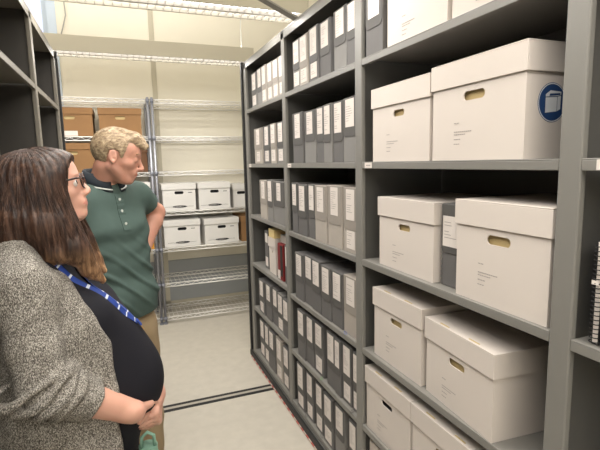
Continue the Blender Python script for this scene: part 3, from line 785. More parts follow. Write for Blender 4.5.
# ------------------------------------------------------------------ the woman in the grey cardigan
def paint_lips(o, F, c, R, s, origin):
    pos = F.pos; ctr = pos[F.F].mean(1); q = (ctr-c)@R/s
    k = (np.abs(q[:, 2]+.0655) < .0098*(1-(q[:, 1]/.027)**2)) & (q[:, 0] > .083) & (np.abs(q[:, 1]) < .026)
    o.data.polygons.foreach_set('material_index', k.astype(np.int32))
def put_eye(H, R, s, q, root, origin, look=(1, 0, 0)):
    b = MB(); c = H(.0745, q*.031, -.002)
    n, m = 16, 12; lk = unit(R@unit(look)); u = unit(np.cross(lk, V3(0, 0, 1))); v = np.cross(lk, u); vs = []; fs = []; mi = []
    for i in range(m+1):
        a = PI*i/m
        for j in range(n):
            t = 2*PI*j/n; vs.append(c-np.array(origin)+(lk*math.cos(a)+(u*math.cos(t)+v*math.sin(t))*math.sin(a))*.0150*s)
    for i in range(m):
        for j in range(n):
            b.f.append((i*n+j, i*n+(j+1) % n, (i+1)*n+(j+1) % n, (i+1)*n+j)); b.mi.append(1 if i < 2 else 0)
    b.v = [tuple(x) for x in vs]; b.build('eye', ['eye', 'iris'], root, smooth=True)

def zsteps(*segs):
    z = [segs[0][0]]
    for lo, hi, st in segs:
        while z[-1] < hi-1e-6: z.append(z[-1]+st)
    return z

WO = (-.20, 1.35, 0.)
wr = empty('person', WO)
tag(wr, 'woman with long brown hair, glasses, grey marl cardigan and blue lanyard, hands clasped', 'person')
hc = V3(-.186, 1.35, 1.576); hR = rot_yp(math.radians(-1), math.radians(12)); hs = .90
F = Field((-.42, 1.02, 0), (.20, 1.70, 0), .0036, zsteps((.0, .80, .012), (.80, 1.06, .0036), (1.06, 1.44, .008), (1.44, 1.72, .0032)))
YC = 1.35
S, Eb, Wr = V3(-.235, 1.192, 1.355), V3(-.200, 1.130, 1.130), V3(-.014, 1.200, .990)
S2, Eb2, Wr2 = V3(-.22, 1.508, 1.355), V3(-.10, 1.61, 1.07), V3(.053, 1.352, .952)
fwd = (1, 0, 0)
# torso, hips, legs
F.cone((-.205, YC-.045, .86), (-.205, YC+.045, .86), .120, .120, 0, (fwd, 1.1))
F.cone((-.205, YC, .90), (-.215, YC, 1.24), .115, .105, .04)
F.cone((-.22, YC-.06, 1.28), (-.22, YC+.06, 1.28), .085, .085, .05)
F.cone((-.225, YC, 1.36), (-.230, YC, 1.40), .075, .060, .04)
F.ell((-.10, YC, 1.03), (.13, .13, .13), .05)
for sh in (S, S2): F.cone((-.225, YC+(sh[1]-YC)*.4, 1.375), sh, .05, .045, .04)
F.cone((-.232, YC, 1.38), hc+hR@V3(-.030, 0, -.06), .050, .047, .03)
for q in (-1, 1):
    F.path([V3(-.205, YC+q*.085, .84), V3(-.20, YC+q*.09, .47), V3(-.215, YC+q*.085, .09)], [.085, .055, .036], .03)
# arms
F.path([S, Eb], [.046, .040], .03); F.path([Eb, Eb+(Wr-Eb)*.30, Wr], [.041, .043, .030], .012)
F.path([S2, Eb2], [.046, .038], .03); F.path([Eb2, Eb2+(Wr2-Eb2)*.3, Wr2], [.038, .038, .025], .012)
H = head(F, hc, hR, hs, False, False)
tR, thR = hand(F, Wr, (.36, .88, -.30), (.2, -.25, -.95), 1, .88, (.05, .2, .1), thumb=(.95, .15, .1), r0=.0082)
tL, thL = hand(F, Wr2, (-.08, -.84, -.54), (-.98, .05, -.12), -1, .98, ((1.15, .55, .3), (1.2, .6, .3), (1.25, .6, .35), (1.3, .6, .4)), thumb=(.9, .30, .25), r0=.0079, spread=.12)
body = F.mesh('body', ['skin_f', 'lip_f'], wr, WO); paint_lips(body, F, hc, hR, hs, WO)
for q in (1, -1): put_eye(H, hR, hs, q, wr, WO, (1, 0, .1))
u_ = unit(Wr2-Eb2); c_ = Wr2-u_*.012-np.array(WO); a_ = unit(np.cross(u_, V3(0, 0, 1))); b_ = np.cross(u_, a_)
b = MB(); b.tube([Vector(c_+(a_*math.cos(t)+b_*math.sin(t))*.0285) for t in [2*PI*k/24 for k in range(24)]], .0022, 6, closed=True); b.build('bracelet', 'gold', wr, smooth=True)

# nails
# dress / top
D = Field((-.42, 1.05, 0), (.20, 1.66, 0), .0055, zsteps((.60, 1.50, .0055)))
D.cone((-.205, YC-.055, .84), (-.205, YC+.055, .84), .135, .135, 0, (fwd, 1.08))
D.cone((-.20, YC-.03, 1.0), (-.20, YC+.03, 1.0), .135, .135, .05, (fwd, 1.05))
D.cone((-.205, YC-.065, 1.26), (-.205, YC+.065, 1.26), .105, .105, .06)
D.cone((-.225, YC-.075, 1.355), (-.225, YC+.075, 1.355), .062, .062, .05)
for q in (-1, 1): D.ell((-.118, YC+q*.072, 1.225), (.080, .080, .085), .05)
D.ell((-.075, YC, 1.035), (.143, .150, .150), .075)
D.ell((-.045, YC, 1.005), (.115, .120, .115), .04)
D.ell((-.095, YC, 1.13), (.105, .125, .12), .06)
for q in (-1, 1): D.cone((-.225, YC+q*.06, 1.37), (-.23, YC+q*.14, 1.35), .05, .055, .03)
D.cone((-.225, YC, 1.35), (-.228, YC, 1.43), .075, .062, .03)
D.cone((-.13, YC, .97), (-.145, YC, .60), .130, .135, .06)
D.apply(lambda X, Y, Z: (Z-1.415)+(X+.19)*1.1-np.abs(Y-YC)*.35)
D.apply(lambda X, Y, Z: .66-Z+X*0)
D.apply(lambda X, Y, Z: .0012*np.sin(Z*55+X*14+np.sin(Y*25)*1.5)*np.clip((1.0-Z)*6, .1, 1), 'a')
dress = D.mesh('jersey_top', 'navy_knit', wr, WO)
# trousers
T = Field((-.38, 1.12, 0), (.0, 1.58, 0), .008, zsteps((.03, .82, .010)))
T.cone((-.205, YC-.055, .80), (-.205, YC+.055, .80), .122, .122, 0)
for q in (-1, 1): T.path([V3(-.205, YC+q*.085, .76), V3(-.20, YC+q*.09, .47), V3(-.215, YC+q*.087, .06)], [.10, .075, .062], .03)
T.apply(lambda X, Y, Z: np.maximum(.055-Z, Z-.80)+X*0)
T.mesh('trousers', 'trousers_dark', wr, WO)
for q in (-1, 1):
    K = Field((-.32, YC+q*.088-.07, 0), (.06, YC+q*.088+.07, 0), .006, zsteps((-.01, .12, .006)))
    yy = YC+q*.088; K.path([V3(-.235, yy, .045), V3(-.12, yy, .035), V3(-.04, yy, .026)], [.042, .042, .030], .02)
    K.apply(lambda X, Y, Z: .001-Z+X*0); K.mesh('shoe', 'leather', wr, WO)

# cardigan
K = Field((-.42, 1.0, 0), (.18, 1.72, 0), .0048, zsteps((.56, 1.50, .0048)))
K.cone((-.205, YC-.055, .62), (-.205, YC+.075, .62), .148, .150, 0, (fwd, 1.1))
K.cone((-.205, YC-.055, .62), (-.205, YC-.045, 1.0), .148, .138, .05); K.cone((-.205, YC+.075, .62), (-.205, YC+.06, 1.0), .150, .140, .05)
K.cone((-.205, YC-.048, 1.0), (-.21, YC-.055, 1.28), .138, .112, .05); K.cone((-.205, YC+.065, 1.0), (-.21, YC+.065, 1.28), .142, .118, .05)
K.cone((-.232, YC-.09, 1.380), (-.232, YC+.09, 1.380), .082, .082, .05)
K.cone((-.235, YC, 1.39), (-.245, YC, 1.455), .105, .085, .06)
for q in (-1, 1): K.ell((-.125, YC+q*.075, 1.225), (.085, .088, .088), .05)
K.ell((-.085, YC, 1.03), (.150, .172, .170), .06)
K.ell((-.10, YC, .90), (.14, .165, .20), .06)
K.ell((-.11, YC, 1.15), (.125, .152, .14), .06)
for sh, eb, wv in ((S, Eb, Wr), (S2, Eb2, Wr2)):
    K.cone((-.228, YC+(sh[1]-YC)*.45, 1.372), sh, .060, .062, .04)
    K.cone(sh, sh+(eb-sh)*.3, .062, .060, .03)
# neck opening and the open front
# front opening edge (near side): x as a function of height; the far side hangs a little more open
ez = [.55, .90, 1.00, 1.10, 1.18, 1.25, 1.31, 1.36, 1.405, 1.45, 1.6]
ex = [-.052, -.048, -.048, -.048, -.056, -.082, -.112, -.148, -.190, -.220, -.225]
def opening(X, Y, Z):
    e = np.interp(Z, ez, ex); side = X-e-.10*np.clip(np.abs(Y-YC)-.13, 0, .1)-.02*np.clip(YC-Y, -.02, .1)*0
    # arms stay: only cut within the torso's width
    arm = np.maximum(1.145-(Y-0*Z), 0)*0
    return side
K.apply(opening, 'i', .012)
SV = Field((-.42, 1.0, 0), (.18, 1.72, 0), .0048, K.zs)
for eb, wv, sh in ((Eb, Wr, S), (Eb2, Wr2, S2)):
    SV.cone(sh, sh+(eb-sh)*.55, .060, .057, .01); SV.cone(sh+(eb-sh)*.55, eb, .057, .058, .02)
    L = np.linalg.norm(wv-eb); u = unit(wv-eb); SV.cone(eb, eb+u*L*.68, .058, .050, .015)
    sd = unit(np.cross(u, V3(0, 0, 1))); up = np.cross(sd, u)
    for kk, (tt, r0, tl) in enumerate(((-.034, .062, .036), (-.004, .065, .028), (.026, .062, .018), (.056, .056, .008))):
        ring = []
        for a in np.linspace(0, 2*PI, 21):
            ring.append(eb+u*(tt+math.cos(a)*tl+.006*math.sin(3*a+kk*1.7))+(up*math.cos(a)+sd*math.sin(a))*(r0+.0015*math.sin(2*a+kk)))
        for i in range(20): SV.cone(ring[i], ring[i+1], .0105+.002*math.sin(i*.9+kk), .0105+.002*math.sin((i+1)*.9+kk), .003)
X, Y, Z = np.meshgrid(K.xs, K.ys, K.zs, indexing='ij', sparse=True)
for eb, wv in ((Eb, Wr), (Eb2, Wr2)):
    u = unit(wv-eb); L = np.linalg.norm(wv-eb)*.51
    dl = (X-eb[0])*u[0]+(Y-eb[1])*u[1]+(Z-eb[2])*u[2]-L
    SV.f = np.maximum(SV.f, np.where(dl > -.03, dl, -1)*((Y < YC) == (eb[1] < YC))+np.where((Y < YC) == (eb[1] < YC), 0, -1)).astype(np.float32)
    SV.cone(eb+u*L*.7, eb+u*L*1.3, .0435, .0435, .004, mode='s')
# upper arm seam: the sleeve is a volume of its own against the panel
h_ = np.maximum(.010-np.abs(K.f-SV.f), 0)/.010
K.f = (np.minimum(K.f, SV.f)-h_*h_*.010*.25).astype(np.float32)
# collar band
K.apply(lambda X, Y, Z: Z-1.465-(-X-.24)*.25, 'i', .01)
K.apply(lambda X, Y, Z: .60-Z+X*0, 'i')
rng = np.random.RandomState(3)
K.apply(lambda X, Y, Z: .0022*np.sin(Z*38+Y*30+2*np.sin(X*22))*np.clip((1.3-Z)*4, 0, 1)+.0016*np.sin(X*60-Z*45+2*np.sin(Y*25)), 'a')
card = K.mesh('cardigan', 'cardigan', wr, WO, smooth=1)

# long hair
def woman_hair():
    A = Field((-.43, 1.18, 0), (.02, 1.52, 0), .0034, zsteps((1.24, 1.72, .0034)))
    h = lambda x, y, z: hc+hR@(V3(x, y, z)*hs)
    A.ell(h(-.018, 0, .030), V3(.112, .090, .090)*hs, 0, hR)
    A.ell(h(.020, 0, .036), V3(.084, .077, .072)*hs, .02, hR)
    for q in (-1, 1): A.ell(h(.058, q*.030, .052), V3(.042, .040, .040)*hs, .02, hR)
    A.ell(h(-.060, 0, -.02), V3(.085, .088, .11)*hs, .04, hR)
    A.cone(h(-.070, 0, .0), (-.285, YC, 1.47), .085, .060, .04)
    for q in (-1, 1):
        y = lambda v: YC+q*v
        A.cone(h(.012, q*.058, .030), (-.185, y(.075), 1.49), .042, .040, .03)
        A.cone(h(.030, q*.060, .020), (-.140, y(.070), 1.48), .028, .028, .03)
        A.cone((-.195, y(.078), 1.49), (-.170, y(.085), 1.42), .040, .034, .03)
        A.cone((-.150, y(.074), 1.50), (-.118, y(.080), 1.42), .026, .028, .03)
        A.cone((-.125, y(.080), 1.43), (-.092, y(.074), 1.365), .030, .020, .03)
        A.cone((-.092, y(.074), 1.365), (-.066, y(.062), 1.33), .020, .009, .02)
        A.cone((-.25, y(.06), 1.50), (-.255, y(.07), 1.465), .055, .045, .03)
    # face opening, in head coordinates
    P = np.stack(np.meshgrid(A.xs, A.ys, A.zs, indexing='ij'), -1); q = (P-hc)@hR/hs
    x, yv, z = q[..., 0], np.abs(q[..., 1]), q[..., 2]
    hl = np.interp(z, [-.20, -.12, -.08, -.03, .02, .06, .085, .10], [.10, .075, .062, .056, .068, .090, .100, .13])   # hairline x
    hl = hl-np.clip(.055-yv, 0, .05)*np.interp(z, [.03, .085, .1], [.0, .0, 0])
    A.f = np.maximum(A.f, np.where(z > -.17, (x-hl)*.8*hs, -1)).astype(np.float32)
    # locks: grooves that run down the hair
    ang = np.arctan2(P[..., 1]-YC, P[..., 0]+.22)
    A.f += (.0009*np.sin(ang*34+3*np.sin(z*14)+x*30)+.0007*np.sin(ang*71+z*22)).astype(np.float32)
    o = A.mesh('hair', 'hair_brown', wr, WO, smooth=1)
    rays = []; rnd = random.Random(5)
    for kk in range(760):
        a = rnd.uniform(-PI, PI); path = []; r = rnd.uniform(.0006, .0013); wob = rnd.uniform(-.25, .25)
        fr = math.cos(a)
        z1 = 1.46 if fr < -.2 else (1.33 if abs(math.sin(a)) > .3 else 1.5)
        z1 += rnd.uniform(-.03, .05)
        for t in np.linspace(.06, 1, 22):
            pol = t*PI*.5
            if t < .5:   # over the crown from the parting
                al = t*PI; o_ = h(-.02, 0, .03); d_ = hR@V3(math.sin(al)*math.cos(a), math.sin(al)*math.sin(a), math.cos(al)); path.append((o_, d_, .135))
            else:
                u = (t-.5)/.5; zz = 1.60+(z1-1.60)*u; aa = a+wob*u
                path.append((V3(-.215+.05*u*(fr > 0), YC, zz), V3(math.cos(aa), math.sin(aa), 0), .19))
        rays.append((path, r))
    b = hairs(A, rays, .0015)
    b.v = [tuple(np.array(v)-np.array(WO)) for v in b.v]; so = b.build('hair_strands', 'hair_brown', o, smooth=True)
    return A
HA = woman_hair()

# glasses she wears
h = lambda x, y, z: Vector(H(x, y, z)-np.array(WO))
b = MB()
for q in (-1, 1):
    b.tube([h(.1035-abs(math.cos(a))*.002, q*.033+.0265*math.cos(a), -.001+.0215*math.sin(a)) for a in [2*PI*k/28 for k in range(28)]], .0019, 6, closed=True)
    b.tube([h(.101, q*.057, .008), h(.094, q*.068, .010), h(.04, q*.079, .008), h(-.004, q*.082, .006), h(-.03, q*.083, -.012)], [.0024, .0028, .0022, .0020, .0018], 6)
b.tube([h(.104, -.010, .006), h(.107, 0, .009), h(.104, .010, .006)], .0018, 6)
gl = b.build('glasses', 'frames', wr, smooth=True); gl['label'] = 'tortoise-framed glasses'
for q in (-1, 1):
    b = MB(); n = 24
    vs = [h(.1025, q*.033+.0250*math.cos(2*PI*k/n), -.001+.0200*math.sin(2*PI*k/n)) for k in range(n)]+[h(.1040, q*.033+.0250*math.cos(2*PI*k/n), -.001+.0200*math.sin(2*PI*k/n)) for k in range(n)]
    b.raw(vs, [tuple(range(n-1, -1, -1)), tuple(range(n, 2*n))]+[(k, (k+1) % n, n+(k+1) % n, n+k) for k in range(n)]); b.build('lens', 'lens', gl)

# lanyard lying on chest
def ribbon(name, pts, nrm, wd, th, m, parent, origin, marks=None):
    b = MB(); P = [Vector(p)-Vector(origin) for p in pts]; N = len(P); vs = []
    for i in range(N):
        t = (P[min(i+1, N-1)]-P[max(i-1, 0)]).normalized(); nn = Vector(nrm[i]).normalized(); sd = t.cross(nn).normalized()
        for a, c in ((-1, 0), (1, 0), (1, 1), (-1, 1)): vs.append(P[i]+sd*wd/2*a+nn*th*c)
    fs = []; mi = []
    for i in range(N-1):
        for k in range(4):
            k2 = (k+1) % 4; fs.append((i*4+k, i*4+k2, i*4+4+k2, i*4+4+k))
            mi.append(1 if (k == 2 and marks and i % marks == 0) else 0)
    fs += [(3, 2, 1, 0), tuple((N-1)*4+k for k in range(4))]; mi += [0, 0]
    b.raw(vs, fs); b.mi = mi
    return b.build(name, m, parent, smooth=False)
def drape(axpts, n=60, off=.003):
    """axis point + outward direction at key stations, projected on the clothes"""
    pts, nr = [], []
    K1 = np.array(axpts, float)
    for t in np.linspace(0, len(K1)-1, n):
        i = min(int(t), len(K1)-2); u = t-i; q = K1[i]*(1-u)+K1[i+1]*u
        o, d = q[:3], unit(q[3:]); 
        p = D.outer(o, d, .3)
        if p is None: continue
        pts.append(p+d*off); nr.append(d)
    P = np.array(pts)
    for _ in range(6): P[1:-1] = (P[:-2]+P[1:-1]*2+P[2:])/4
    return P, nr
LO = WO
tip = (-.10, YC-.005, 1.155, 1, -.05, .10)
P1, n1 = drape([(-.225, YC-.02, 1.395, .05, -1, .5), (-.215, YC-.03, 1.36, .75, -.9, .35), (-.20, YC-.02, 1.30, 1, -.55, .15), (-.16, YC, 1.22, 1, -.40, .15), (-.13, YC, 1.16, 1, -.10, .2)])
P2, n2 = drape([(-.225, YC+.02, 1.395, .05, 1, .5), (-.215, YC+.02, 1.36, .9, .5, .35), (-.20, YC, 1.30, 1, .05, .15), (-.16, YC, 1.22, 1, -.10, .15), (-.13, YC, 1.16, 1, -.10, .2)])
ly = ribbon('lanyard', P1, n1, .015, .0015, ['lanyard', 'lanyard_white'], wr, LO, marks=7); ly['label'] = 'blue lanyard with white marks'
ribbon('strap', P2, n2, .015, .0015, ['lanyard', 'lanyard_white'], ly, LO, marks=7)
P3, n3 = drape([(-.13, YC, 1.165, 1, -.09, .2), (-.10, YC, 1.12, 1, -.08, .45)], n=12, off=.005)
ribbon('buckle', P3, n3, .012, .003, ['lanyard', 'lanyard_white'], ly, LO)
P4, n4 = drape([(-.10, YC, 1.12, 1, -.08, .45), (-.07, YC, 1.09, 1, -.06, .7)], n=10, off=.004)
ribbon('badge_clip', P4, n4, .008, .002, ['gold'], ly, LO)
# ------------------------------------------------------------------ the man in the green polo shirt
MO = (-.06, 1.985, 0.)
mr = empty('person', MO); tag(mr, 'man with sandy grey hair in dark green polo shirt and khaki trousers', 'person')
my = math.radians(-52); fx, fy = math.cos(my), math.sin(my); MF = V3(fx, fy, 0); ML = V3(-fy, fx, 0)
def G(a, l, z): return V3(MO[0], MO[1], 0)+MF*a+ML*l+V3(0, 0, z)
mc = V3(-.008, 1.945, 1.668); mR = rot_yp(math.radians(-6), math.radians(-14), math.radians(-3)); ms = .885
F = Field((-.36, 1.68, 0), (.30, 2.30, 0), .0042, zsteps((.0, 1.10, .016), (1.10, 1.50, .006), (1.50, 1.84, .0036)))
mS, mE, mW = G(-.01, .155, 1.500), V3(.138, 2.19, 1.415), V3(.076, 2.10, 1.285)
mS2, mE2, mW2 = G(-.01, -.172, 1.495), G(-.03, -.235, 1.20), G(.08, -.22, .97)
F.cone(G(-.01, -.05, .98), G(-.01, .05, .98), .080, .080, 0)
F.cone(G(-.01, 0, 1.0), G(-.01, 0, 1.30), .080, .085, .02)
F.cone(G(-.01, -.05, 1.36), G(-.01, .05, 1.36), .078, .078, .03)
F.cone(G(-.03, 0, 1.44), G(-.02, 0, 1.52), .070, .058, .03)
F.cone(G(-.03, -.01, 1.52), mc+mR@V3(-.034, 0, -.05),   .048, .046, .03)
for sh in (mS, mS2): F.cone(G(-.01, 0, 1.50), sh, .055, .052, .04)
F.path([mS, mE], [.045, .040], .02); F.path([mE, mE+(mW-mE)*.3, mW], [.042, .044, .030], .012)
F.path([mS2, mE2], [.045, .040], .02); F.path([mE2, mE2+(mW2-mE2)*.3, mW2], [.041, .043, .030], .012)
for q in (-1, 1): F.path([G(0, q*.08, .91), G(.01, q*.10, .50), G(-.02, q*.105, .10)], [.080, .06, .042], .03)
mH = head(F, mc, mR, ms, True, True)
hand(F, mW, (-.45, -.55, -.55), (-.2, -.95, .3), -1, 1.0, (.3, .3, .2), r0=.0095)
hand(F, mW2, (.25, .0, -.95), (0.3, .9, 0), 1, 1.0, (.25, .35, .25), r0=.0095)
bd = F.mesh('body', ['skin_m', 'lip_m'], mr, MO); paint_lips(bd, F, mc, mR, ms, MO)
# eyebrows
for q in (-1, 1):
    b = MB(); rnd = random.Random(q+4)
    for k in range(26):
        u = k/25; p = mH(.091-u*.012, q*(.014+u*.030), .022+math.sin(u*PI)*.004)-np.array(MO); d = mR@V3(.002, q*.009, .003)
        b.tube([Vector(p), Vector(p+d*.5+mR@V3(.002, 0, 0)), Vector(p+d)], [.0014, .0016, .0006], 4)
    b.build('eyebrow', 'brow', mr, smooth=True)
# polo shirt
P = Field((-.38, 1.66, 0), (.28, 2.32, 0), .0052, zsteps((.96, 1.66, .0052)))
P.cone(G(.0, -.055, .99), G(.0, .055, .99), .118, .118, 0)
P.cone(G(.018, -.050, 1.10), G(.018, .050, 1.10), .124, .124, .05)
P.cone(G(.008, -.050, 1.24), G(.008, .050, 1.24), .108, .108, .04)
P.cone(G(.0, -.060, 1.37), G(.0, .060, 1.37), .108, .108, .06)
P.cone(G(-.02, -.08, 1.465), G(-.02, .08, 1.465), .080, .080, .05)
P.cone(G(-.03, 0, 1.48), G(-.03, 0, 1.57), .095, .070, .04)
for sh, eb in ((mS, mE), (mS2, mE2)):
    P.cone(G(-.01, 0, 1.495), sh, .064, .058, .04)
    u = (eb-sh); P.cone(sh, sh+u*.72, .058, .057, .03)
mid = mS+(mE-mS)*.60; u_ = unit(mE-mS)
def cutsleeve(Fd, sh, eb, t):
    X, Y, Z = np.meshgrid(Fd.xs, Fd.ys, Fd.zs, indexing='ij', sparse=True); u = unit(eb-sh); L = np.linalg.norm(eb-sh)*t
    dl = (X-sh[0])*u[0]+(Y-sh[1])*u[1]+(Z-sh[2])*u[2]-L
    rr = np.sqrt(np.maximum((X-sh[0])**2+(Y-sh[1])**2+(Z-sh[2])**2-(dl+L)**2, 0))
    lat = (X-MO[0])*ML[0]+(Y-MO[1])*ML[1]; sgn = np.sign((sh-np.array(MO))@ML)
    Fd.f = np.where((lat*sgn > .135) & (dl > -.02) & (rr < .11), np.maximum(Fd.f, dl), Fd.f).astype(np.float32)
cutsleeve(P, mS, mE, .52); cutsleeve(P, mS2, mE2, .55)
for sh, eb in ((mS, mE), (mS2, mE2)): P.cone(sh+(eb-sh)*.38, sh+(eb-sh)*.9, .049, .051, .002, mode='s')
# folds: soft diagonals pulled towards the hip
def folds(X, Y, Z):
    l = (X-MO[0])*ML[0]+(Y-MO[1])*ML[1]; a = (X-MO[0])*MF[0]+(Y-MO[1])*MF[1]
    s1 = np.sin((Z+l*.55)*74+2.2*np.sin(l*14)); s2 = np.sin((Z-l*.25)*78+1.5*np.sin(l*22+1))
    w = np.exp(-((Z-1.17)/.12)**2); w2 = np.exp(-((Z-1.33)/.10)**2)
    return -.0105*np.maximum(s1, 0)**2*w*np.clip(a*12, .15, 1)-.0040*s2*w2*.6+.0020*np.sin(l*55+Z*8)*np.clip((1.08-Z)*10, 0, 1)
P.apply(folds, 'a')
P.apply(lambda X, Y, Z: 1.015+.05*np.abs(((X-MO[0])*ML[0]+(Y-MO[1])*ML[1]))-Z, 'i', .004)
# neck hole
P.cone(G(-.02, 0, 1.52), G(-.02, 0, 1.66), .060, .070, .004, mode='s')
polo = P.mesh('polo_shirt', 'polo', mr, MO, smooth=1)
# collar: a folded band round the neck, dark inside edge
def collar(r0, r1, z0, z1, m, nm, gap, th=.004):
    b = MB(); n = 40; vs = []
    for i in range(n+1):
        a = PI+ (i/n-.5)*2*(PI-gap)     # starts from the back
        ca, sa = math.cos(a), math.sin(a); droop = .012*max(0, ca)**2
        for (r, z) in ((r0, z1), (r0+th, z1+.001), (r1+th, z0), (r1, z0-.001)):
            p = G(-.018+r*ca*.98, r*sa*1.0, z-droop-ca*.012-(.012 if z < z1-.01 else 0)*max(0, ca)) - np.array(MO); vs.append(p)
    fs = []
    for i in range(n):
        for k in range(4): k2 = (k+1) % 4; fs.append((i*4+k, i*4+k2, i*4+4+k2, i*4+4+k))
    fs += [(3, 2, 1, 0), tuple(n*4+k for k in range(4))]
    b.raw(vs, fs); return b.build(nm, m, polo, smooth=True)
collar(.060, .063, 1.565, 1.608, 'polo_dark', 'collar_stand', .10)
collar(.066, .086, 1.562, 1.610, 'polo_dark', 'collar', .22)
collar(.086, .0895, 1.560, 1.564, 'button', 'collar_piping', .22, th=.002)
# placket and buttons, lying on the chest
pts, nr = [], []
for z in np.linspace(1.52, 1.38, 20):
    p = P.outer(G(0, 0, z), MF, .22)
    if p is not None: pts.append(p+MF*.0006); nr.append(MF)
if len(pts) > 3: ribbon('placket', pts, nr, .032, .0022, ['polo'], polo, MO)
for z in (1.50, 1.455, 1.405):
    p = P.outer(G(0, 0, z), MF, .22)
    if p is None: continue
    b = MB(); p = p-np.array(MO)+MF*.003; b.tube([Vector(p), Vector(p+MF*.0022)], .0055, 12); b.build('button', 'button', polo)
# trousers, belt line, shoes
T = Field((-.34, 1.74, 0), (.24, 2.24, 0), .0065, zsteps((.03, 1.06, .0085)))
T.cone(G(0, -.055, .96), G(0, .055, .96), .110, .110, 0)
for q in (-1, 1): T.path([G(0, q*.075, .92), G(.005, q*.10, .50), G(-.02, q*.105, .05)], [.108, .083, .072], .03)
T.apply(lambda X, Y, Z: np.maximum(.045-Z, Z-1.04)+X*0)
T.apply(lambda X, Y, Z: .0018*np.sin(Z*40+X*60+Y*20)+.0012*np.sin(X*120+Z*14), 'a')
T.mesh('trousers', 'khaki', mr, MO, smooth=1)
for q in (-1, 1):
    c0, c1, c2 = G(-.05, q*.105, .045), G(.08, q*.115, .038), G(.17, q*.12, .028)
    lo = np.minimum(np.minimum(c0, c1), c2)-.07; hi = np.maximum(np.maximum(c0, c1), c2)+.07
    K = Field((lo[0], lo[1], 0), (hi[0], hi[1], 0), .006, zsteps((-.01, .13, .006)))
    K.path([c0, c1, c2], [.044, .046, .033], .02); K.apply(lambda X, Y, Z: .001-Z+X*0); K.mesh('shoe', 'leather', mr, MO)
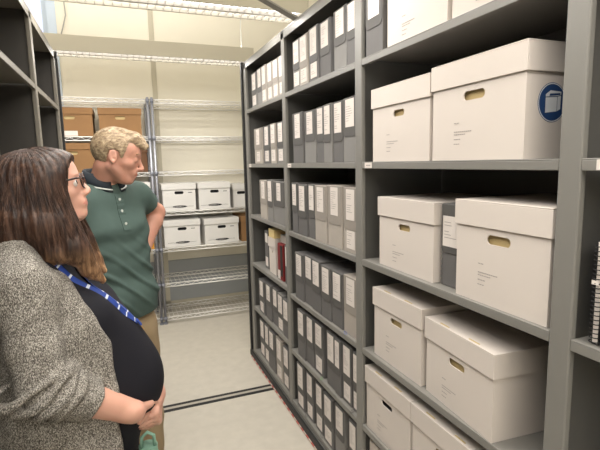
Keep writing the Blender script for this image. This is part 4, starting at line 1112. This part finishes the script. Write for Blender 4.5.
# short hair, swept to the front
def man_hair():
    A = Field((-.18, 1.80, 0), (.15, 2.08, 0), .0032, zsteps((1.54, 1.83, .0032)))
    h = lambda x, y, z: mc+mR@(V3(x, y, z)*ms)
    A.ell(h(-.016, 0, .032), V3(.101, .082, .093)*ms, 0, mR)
    A.ell(h(.030, .01, .088), V3(.062, .058, .030)*ms, .02, mR)
    A.cone(h(.060, -.032, .088), h(.106, -.022, .060), .020, .009, .02); A.cone(h(.060, .03, .092), h(.106, .02, .068), .022, .010, .02)
    A.cone(h(.06, 0, .10), h(.110, 0, .072), .018, .008, .02)
    Pg = np.stack(np.meshgrid(A.xs, A.ys, A.zs, indexing='ij'), -1); q = (Pg-mc)@mR/ms
    x, y, z = q[..., 0], np.abs(q[..., 1]), q[..., 2]
    low = np.interp(x, [-.12, -.06, -.037, -.030, .010, .018, .030, .036, .060, .085, .13], [-.085, -.085, -.060, .018, .020, -.012, -.008, .030, .036, .052, .048])
    A.f = np.maximum(A.f, (low-z)*.7).astype(np.float32)
    A.f += (.0013*np.sin(x*140+y*90+3*np.sin(z*40))*.6+.0012*np.sin(q[..., 1]*230+x*40)*(z > .05)).astype(np.float32)
    o = A.mesh('hair', 'hair_blond', mr, MO, smooth=1)
    rays = []; rnd = random.Random(8)
    for kk in range(1000):
        r = rnd.uniform(.0006, .0011); path = []
        if kk % 2:   # top: from crown towards the forehead
            y0 = rnd.uniform(-.075, .075); s0 = rnd.uniform(-1.25, .3); sw = rnd.uniform(-.01, .02)
            for u in np.linspace(s0, s0+rnd.uniform(.5, .9), 12):
                d_ = mR@V3(math.sin(u), (y0+sw*(u-s0))*9*math.cos(u*.6), math.cos(u)); path.append((h(-.01, 0, .03), d_, .15))
        else:        # sides and nape: downwards and back
            a = rnd.uniform(-2.9, 2.9); s0 = rnd.uniform(.6, 1.3)
            for u in np.linspace(s0, s0+rnd.uniform(.4, .9), 10):
                aa = a+.35*(u-s0)*(1 if a > 0 else -1); d_ = mR@V3(math.sin(u)*math.cos(aa), math.sin(u)*math.sin(aa), math.cos(u)); path.append((h(-.01, 0, .03), d_, .15))
        rays.append((path, r))
    b = hairs(A, rays, .001, n=4); b.v = [tuple(np.array(v)-np.array(MO)) for v in b.v]; b.build('hair_strands', 'hair_blond', o, smooth=True)
man_hair()

# things held below the clasped hands
t = empty('bottle', (.018, 1.275, .590)); 
tag(t, 'mint green bottle with a darker strap hanging just below the woman\'s clasped hands', 'bottle')
b = MB(); b.tube([(0, 0, 0), (0, 0, .006), (0, 0, .19), (0, 0, .215), (0, 0, .23)], [.032, .036, .036, .034, .024], 28); b.build('bottle_body', 'mint', t, smooth=True, bevel=.0)
b = MB(); b.tube([(0, 0, .2305), (0, 0, .252)], [.026, .026], 24); b.build('cap', 'mint_dark', t)
b = MB(); b.tube([(-.018, -.01, .252), (-.016, -.012, .285), (0, -.012, .297), (.016, -.012, .285), (.018, -.01, .252)], .005, 8); b.build('strap', 'mint_dark', t, smooth=True)
# ------------------------------------------------------------------ world, camera
w = bpy.data.worlds.new('world'); bpy.context.scene.world = w; w.use_nodes = True
bg = w.node_tree.nodes['Background']; bg.inputs['Color'].default_value = (.80, .82, 1., 1); bg.inputs['Strength'].default_value = 1.15
cd = bpy.data.cameras.new('camera'); cam = bpy.data.objects.new('camera', cd); C.objects.link(cam)
cd.sensor_width = 36; cd.lens = 453/600*36; cd.clip_start = .02
yw, pt, rl = math.radians(21.3), math.radians(7.9), math.radians(1.25)
fw = Vector((math.sin(yw)*math.cos(pt), math.cos(yw)*math.cos(pt), -math.sin(pt)))
rt = Vector((math.cos(yw), -math.sin(yw), 0)); up = rt.cross(fw)
rt2 = rt*math.cos(rl)-up*math.sin(rl); up2 = up*math.cos(rl)+rt*math.sin(rl)
mm = Matrix((rt2, up2, -fw)).transposed().to_4x4(); mm.translation = Vector((0, 0, 1.63)); cam.matrix_world = mm
s = bpy.context.scene; s.camera = cam
s.view_settings.view_transform = 'Standard'; s.view_settings.look = 'None'; s.view_settings.gamma = 1.; s.view_settings.exposure = EXPO
s.view_settings.use_curve_mapping = False
